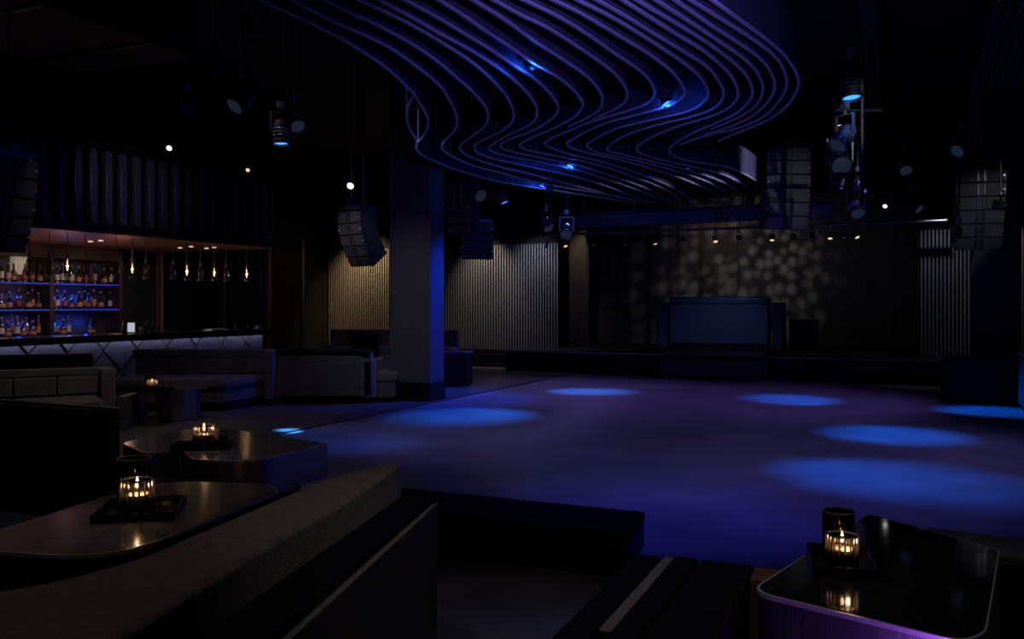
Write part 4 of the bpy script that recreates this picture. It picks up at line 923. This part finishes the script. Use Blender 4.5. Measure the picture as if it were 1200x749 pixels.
# =================================================================== CANDLES AND TRAYS
def candle_set(cx, cy, zt, where, rz, tall=None, short=(0, 0), s=1.0, tray=(0.30, 0.18), pw=1.6):
    t = thing('tray', (cx, cy, zt), 'black rectangular candle tray on the ' + where, 'tray', None, rz)
    a, b = tray[0] / 2, tray[1] / 2
    put('tray_base', MB().box(-a, a, -b, b, 0, 0.012), 'tray', t, world=False)
    for q in ((-a, a, -b, -b + 0.008), (-a, a, b - 0.008, b), (-a, -a + 0.008, -b, b), (a - 0.008, a, -b, b)):
        put('tray_wall', MB().box(*q, 0.012, 0.04), 'tray', t, world=False)
    Mz = Matrix.Rotation(rz, 4, 'Z')
    def pos(o): v = Mz @ Vector((o[0], o[1], 0)); return (cx + v.x, cy + v.y, zt + 0.0125)
    if tall is not None:
        q = thing('candle_jar', pos(tall), 'tall dark amber glass candle jar on the ' + where, 'candle jar')
        put('glass_body', MB().lathe([(0.060 * s, 0), (0.064 * s, 0.008 * s), (0.064 * s, 0.19 * s), (0.060 * s, 0.19 * s), (0.060 * s, 0.012 * s)], 28), 'amber_glass', q, smooth=40, world=False)
        put('wax', MB().lathe([(0.056 * s, 0.013 * s), (0.056 * s, 0.06 * s)], 20), 'dark_wood', q, smooth=40, world=False)
        put('rim', MB().lathe([(0.0655 * s, 0.185 * s), (0.0655 * s, 0.191 * s), (0.059 * s, 0.191 * s), (0.059 * s, 0.185 * s)], 28), 'bronze', q, world=False)
    q = thing('candle_holder', pos(short), 'short ribbed glass candle holder with a lit candle on the ' + where, 'candle holder')
    put('glass_body', MB().lathe([(0.054 * s, 0), (0.056 * s, 0.006 * s), (0.056 * s, 0.128 * s), (0.053 * s, 0.128 * s), (0.052 * s, 0.02 * s)], 32), 'clear_glass', q, smooth=40, world=False)
    for k in range(18):
        tt = 2 * PI * k / 18
        put('rib', MB().cyl((0.060 * s * math.cos(tt), 0.060 * s * math.sin(tt), 0.001), (0.060 * s * math.cos(tt), 0.060 * s * math.sin(tt), 0.134 * s), 0.0042 * s, n=8), 'rib_glass', q, smooth=60, world=False)
    put('rim', MB().lathe([(0.0575 * s, 0.124 * s), (0.0575 * s, 0.129 * s), (0.053 * s, 0.129 * s), (0.053 * s, 0.124 * s)], 36), 'rim_metal', q, world=False)
    put('wax', MB().lathe([(0.046 * s, 0.021 * s), (0.046 * s, 0.074 * s), (0.040 * s, 0.076 * s)], 20), 'wax', q, smooth=40, world=False)
    put('wick', MB().cyl((0, 0, 0.074 * s), (0, 0, 0.096 * s), 0.0015, n=6), 'tray', q, world=False)
    put('flame', MB().lathe([(0.0, 0.094 * s), (0.006 * s, 0.102 * s), (0.008 * s, 0.112 * s), (0.005 * s, 0.126 * s), (0.0, 0.142 * s)], 12), 'flame', q, smooth=60, world=False)
    point((0.014 * s, -0.02 * s, 0.105 * s), pw, (1, 0.58, 0.27), 0.008, q)
q = atz(165, 601, ZT); candle_set(q.x, q.y, ZT, 'near lounge table', math.radians(12), tall=(-0.055, 0.115), short=(-0.005, -0.06), s=1.3, tray=(0.38, 0.40), pw=2.4)
q = atz(239, 525, ZT); candle_set(q.x, q.y, ZT, 'middle lounge table', math.radians(8), tall=None, short=(0.0, 0.0), s=1.2, tray=(0.42, 0.24), pw=1.8)
q = atz(173, 459, ZT); candle_set(q.x + 0.05, q.y + 0.05, ZT, 'round metal drum table', 0.1, tall=(-0.06, 0.085), short=(0.0, -0.05), tray=(0.40, 0.32), pw=1.2)
q = atz(985, 663, ZT); candle_set(q.x, q.y, ZT, 'foreground glass table', math.radians(-15), tall=(0.0, 0.085), short=(0.0, -0.06), tray=(0.24, 0.34), pw=1.5)
q = atz(254, 518, ZT)
t = thing('candle_holder', (q.x, q.y + 0.15, ZT), 'small clear glass candle cup behind the tray on the middle lounge table', 'candle holder')
put('glass_body', MB().lathe([(0.03, 0), (0.034, 0.005), (0.034, 0.07), (0.031, 0.07), (0.03, 0.01)], 20), 'clear_glass', t, smooth=40, world=False)
put('wax', MB().lathe([(0.028, 0.011), (0.028, 0.045)], 16), 'wax', t, world=False)

# =================================================================== LOUNGE HOUSE LIGHTS (warm ceiling downlights)
def house(x, y, z, pw, col, ang, tgt):
    t = thing('ceiling_downlight', (x, y, z), 'small round ceiling downlight over the lounge seating', 'downlight', 'lounge ceiling downlights')
    put('can', MB().cyl((x, y, z), (x, y, z + 0.2), 0.06, n=14), 'fixture', t, smooth=40)
    put('trim_ring', MB().lathe([(0.06, z - 0.005), (0.075, z - 0.005), (0.075, z + 0.01), (0.06, z + 0.01)], 16, x, y), 'fixture', t)
    put('stem', MB().cyl((x, y, z + 0.2), (x, y, 5.2), 0.01, n=6), 'fixture', t)
    spot((x, y, z - 0.02), tgt, pw, col, ang, 1.0, 0.05, t)
house(-1.3, 2.4, 4.7, 40, (1.0, 0.74, 0.58), math.radians(64), (-0.95, 2.9, 0.7))
house(-2.6, 4.0, 4.7, 44, (1.0, 0.78, 0.65), math.radians(55), (-2.0, 4.4, 0.4))
house(-3.3, 8.3, 4.7, 105, (1.0, 0.80, 0.72), math.radians(50), (-4.8, 9.8, 0.5))
house(-3.1, 10.3, 4.7, 85, (0.95, 0.74, 0.95), math.radians(60), (-3.6, 11.8, 0.3))
house(-2.3, 6.0, 4.7, 60, (0.9, 0.85, 1.0), math.radians(46), (-2.4, 6.6, 0.4))
house(-1.6, 9.0, 4.7, 210, (0.92, 0.92, 1.0), math.radians(34), (-1.8, 13.5, 1.2))
house(0.2, 2.0, 4.7, 75, (1.0, 0.9, 0.85), math.radians(40), (0.2, 3.2, 0.3))  # added to brighten the brown sofa's outer panel and the floor
house(1.6, 2.3, 4.7, 60, (1.0, 0.92, 0.9), math.radians(36), (1.6, 3.2, 0.4))  # added to brighten the foreground table and its rim
# unseen purple uplight added to tint the metal side of the foreground table
t = thing('added_uplight', (0.86, 2.15, 0.02), 'small black uplight added to throw purple on the metal table side', 'uplight')
put('housing', MB().lathe([(0.05, 0.02), (0.055, 0.03), (0.055, 0.09), (0.048, 0.09), (0.045, 0.07)], 16, 0.86, 2.15), 'fixture', t, smooth=40)
put('lens', MB().lathe([(0.0, 0.072), (0.045, 0.072)], 16, 0.86, 2.15), 'lens_purple', t)
spot((0.86, 2.15, 0.10), (1.15, 2.95, 0.40), 14, (0.38, 0.10, 1.0), math.radians(100), 1.0, 0.05, t)
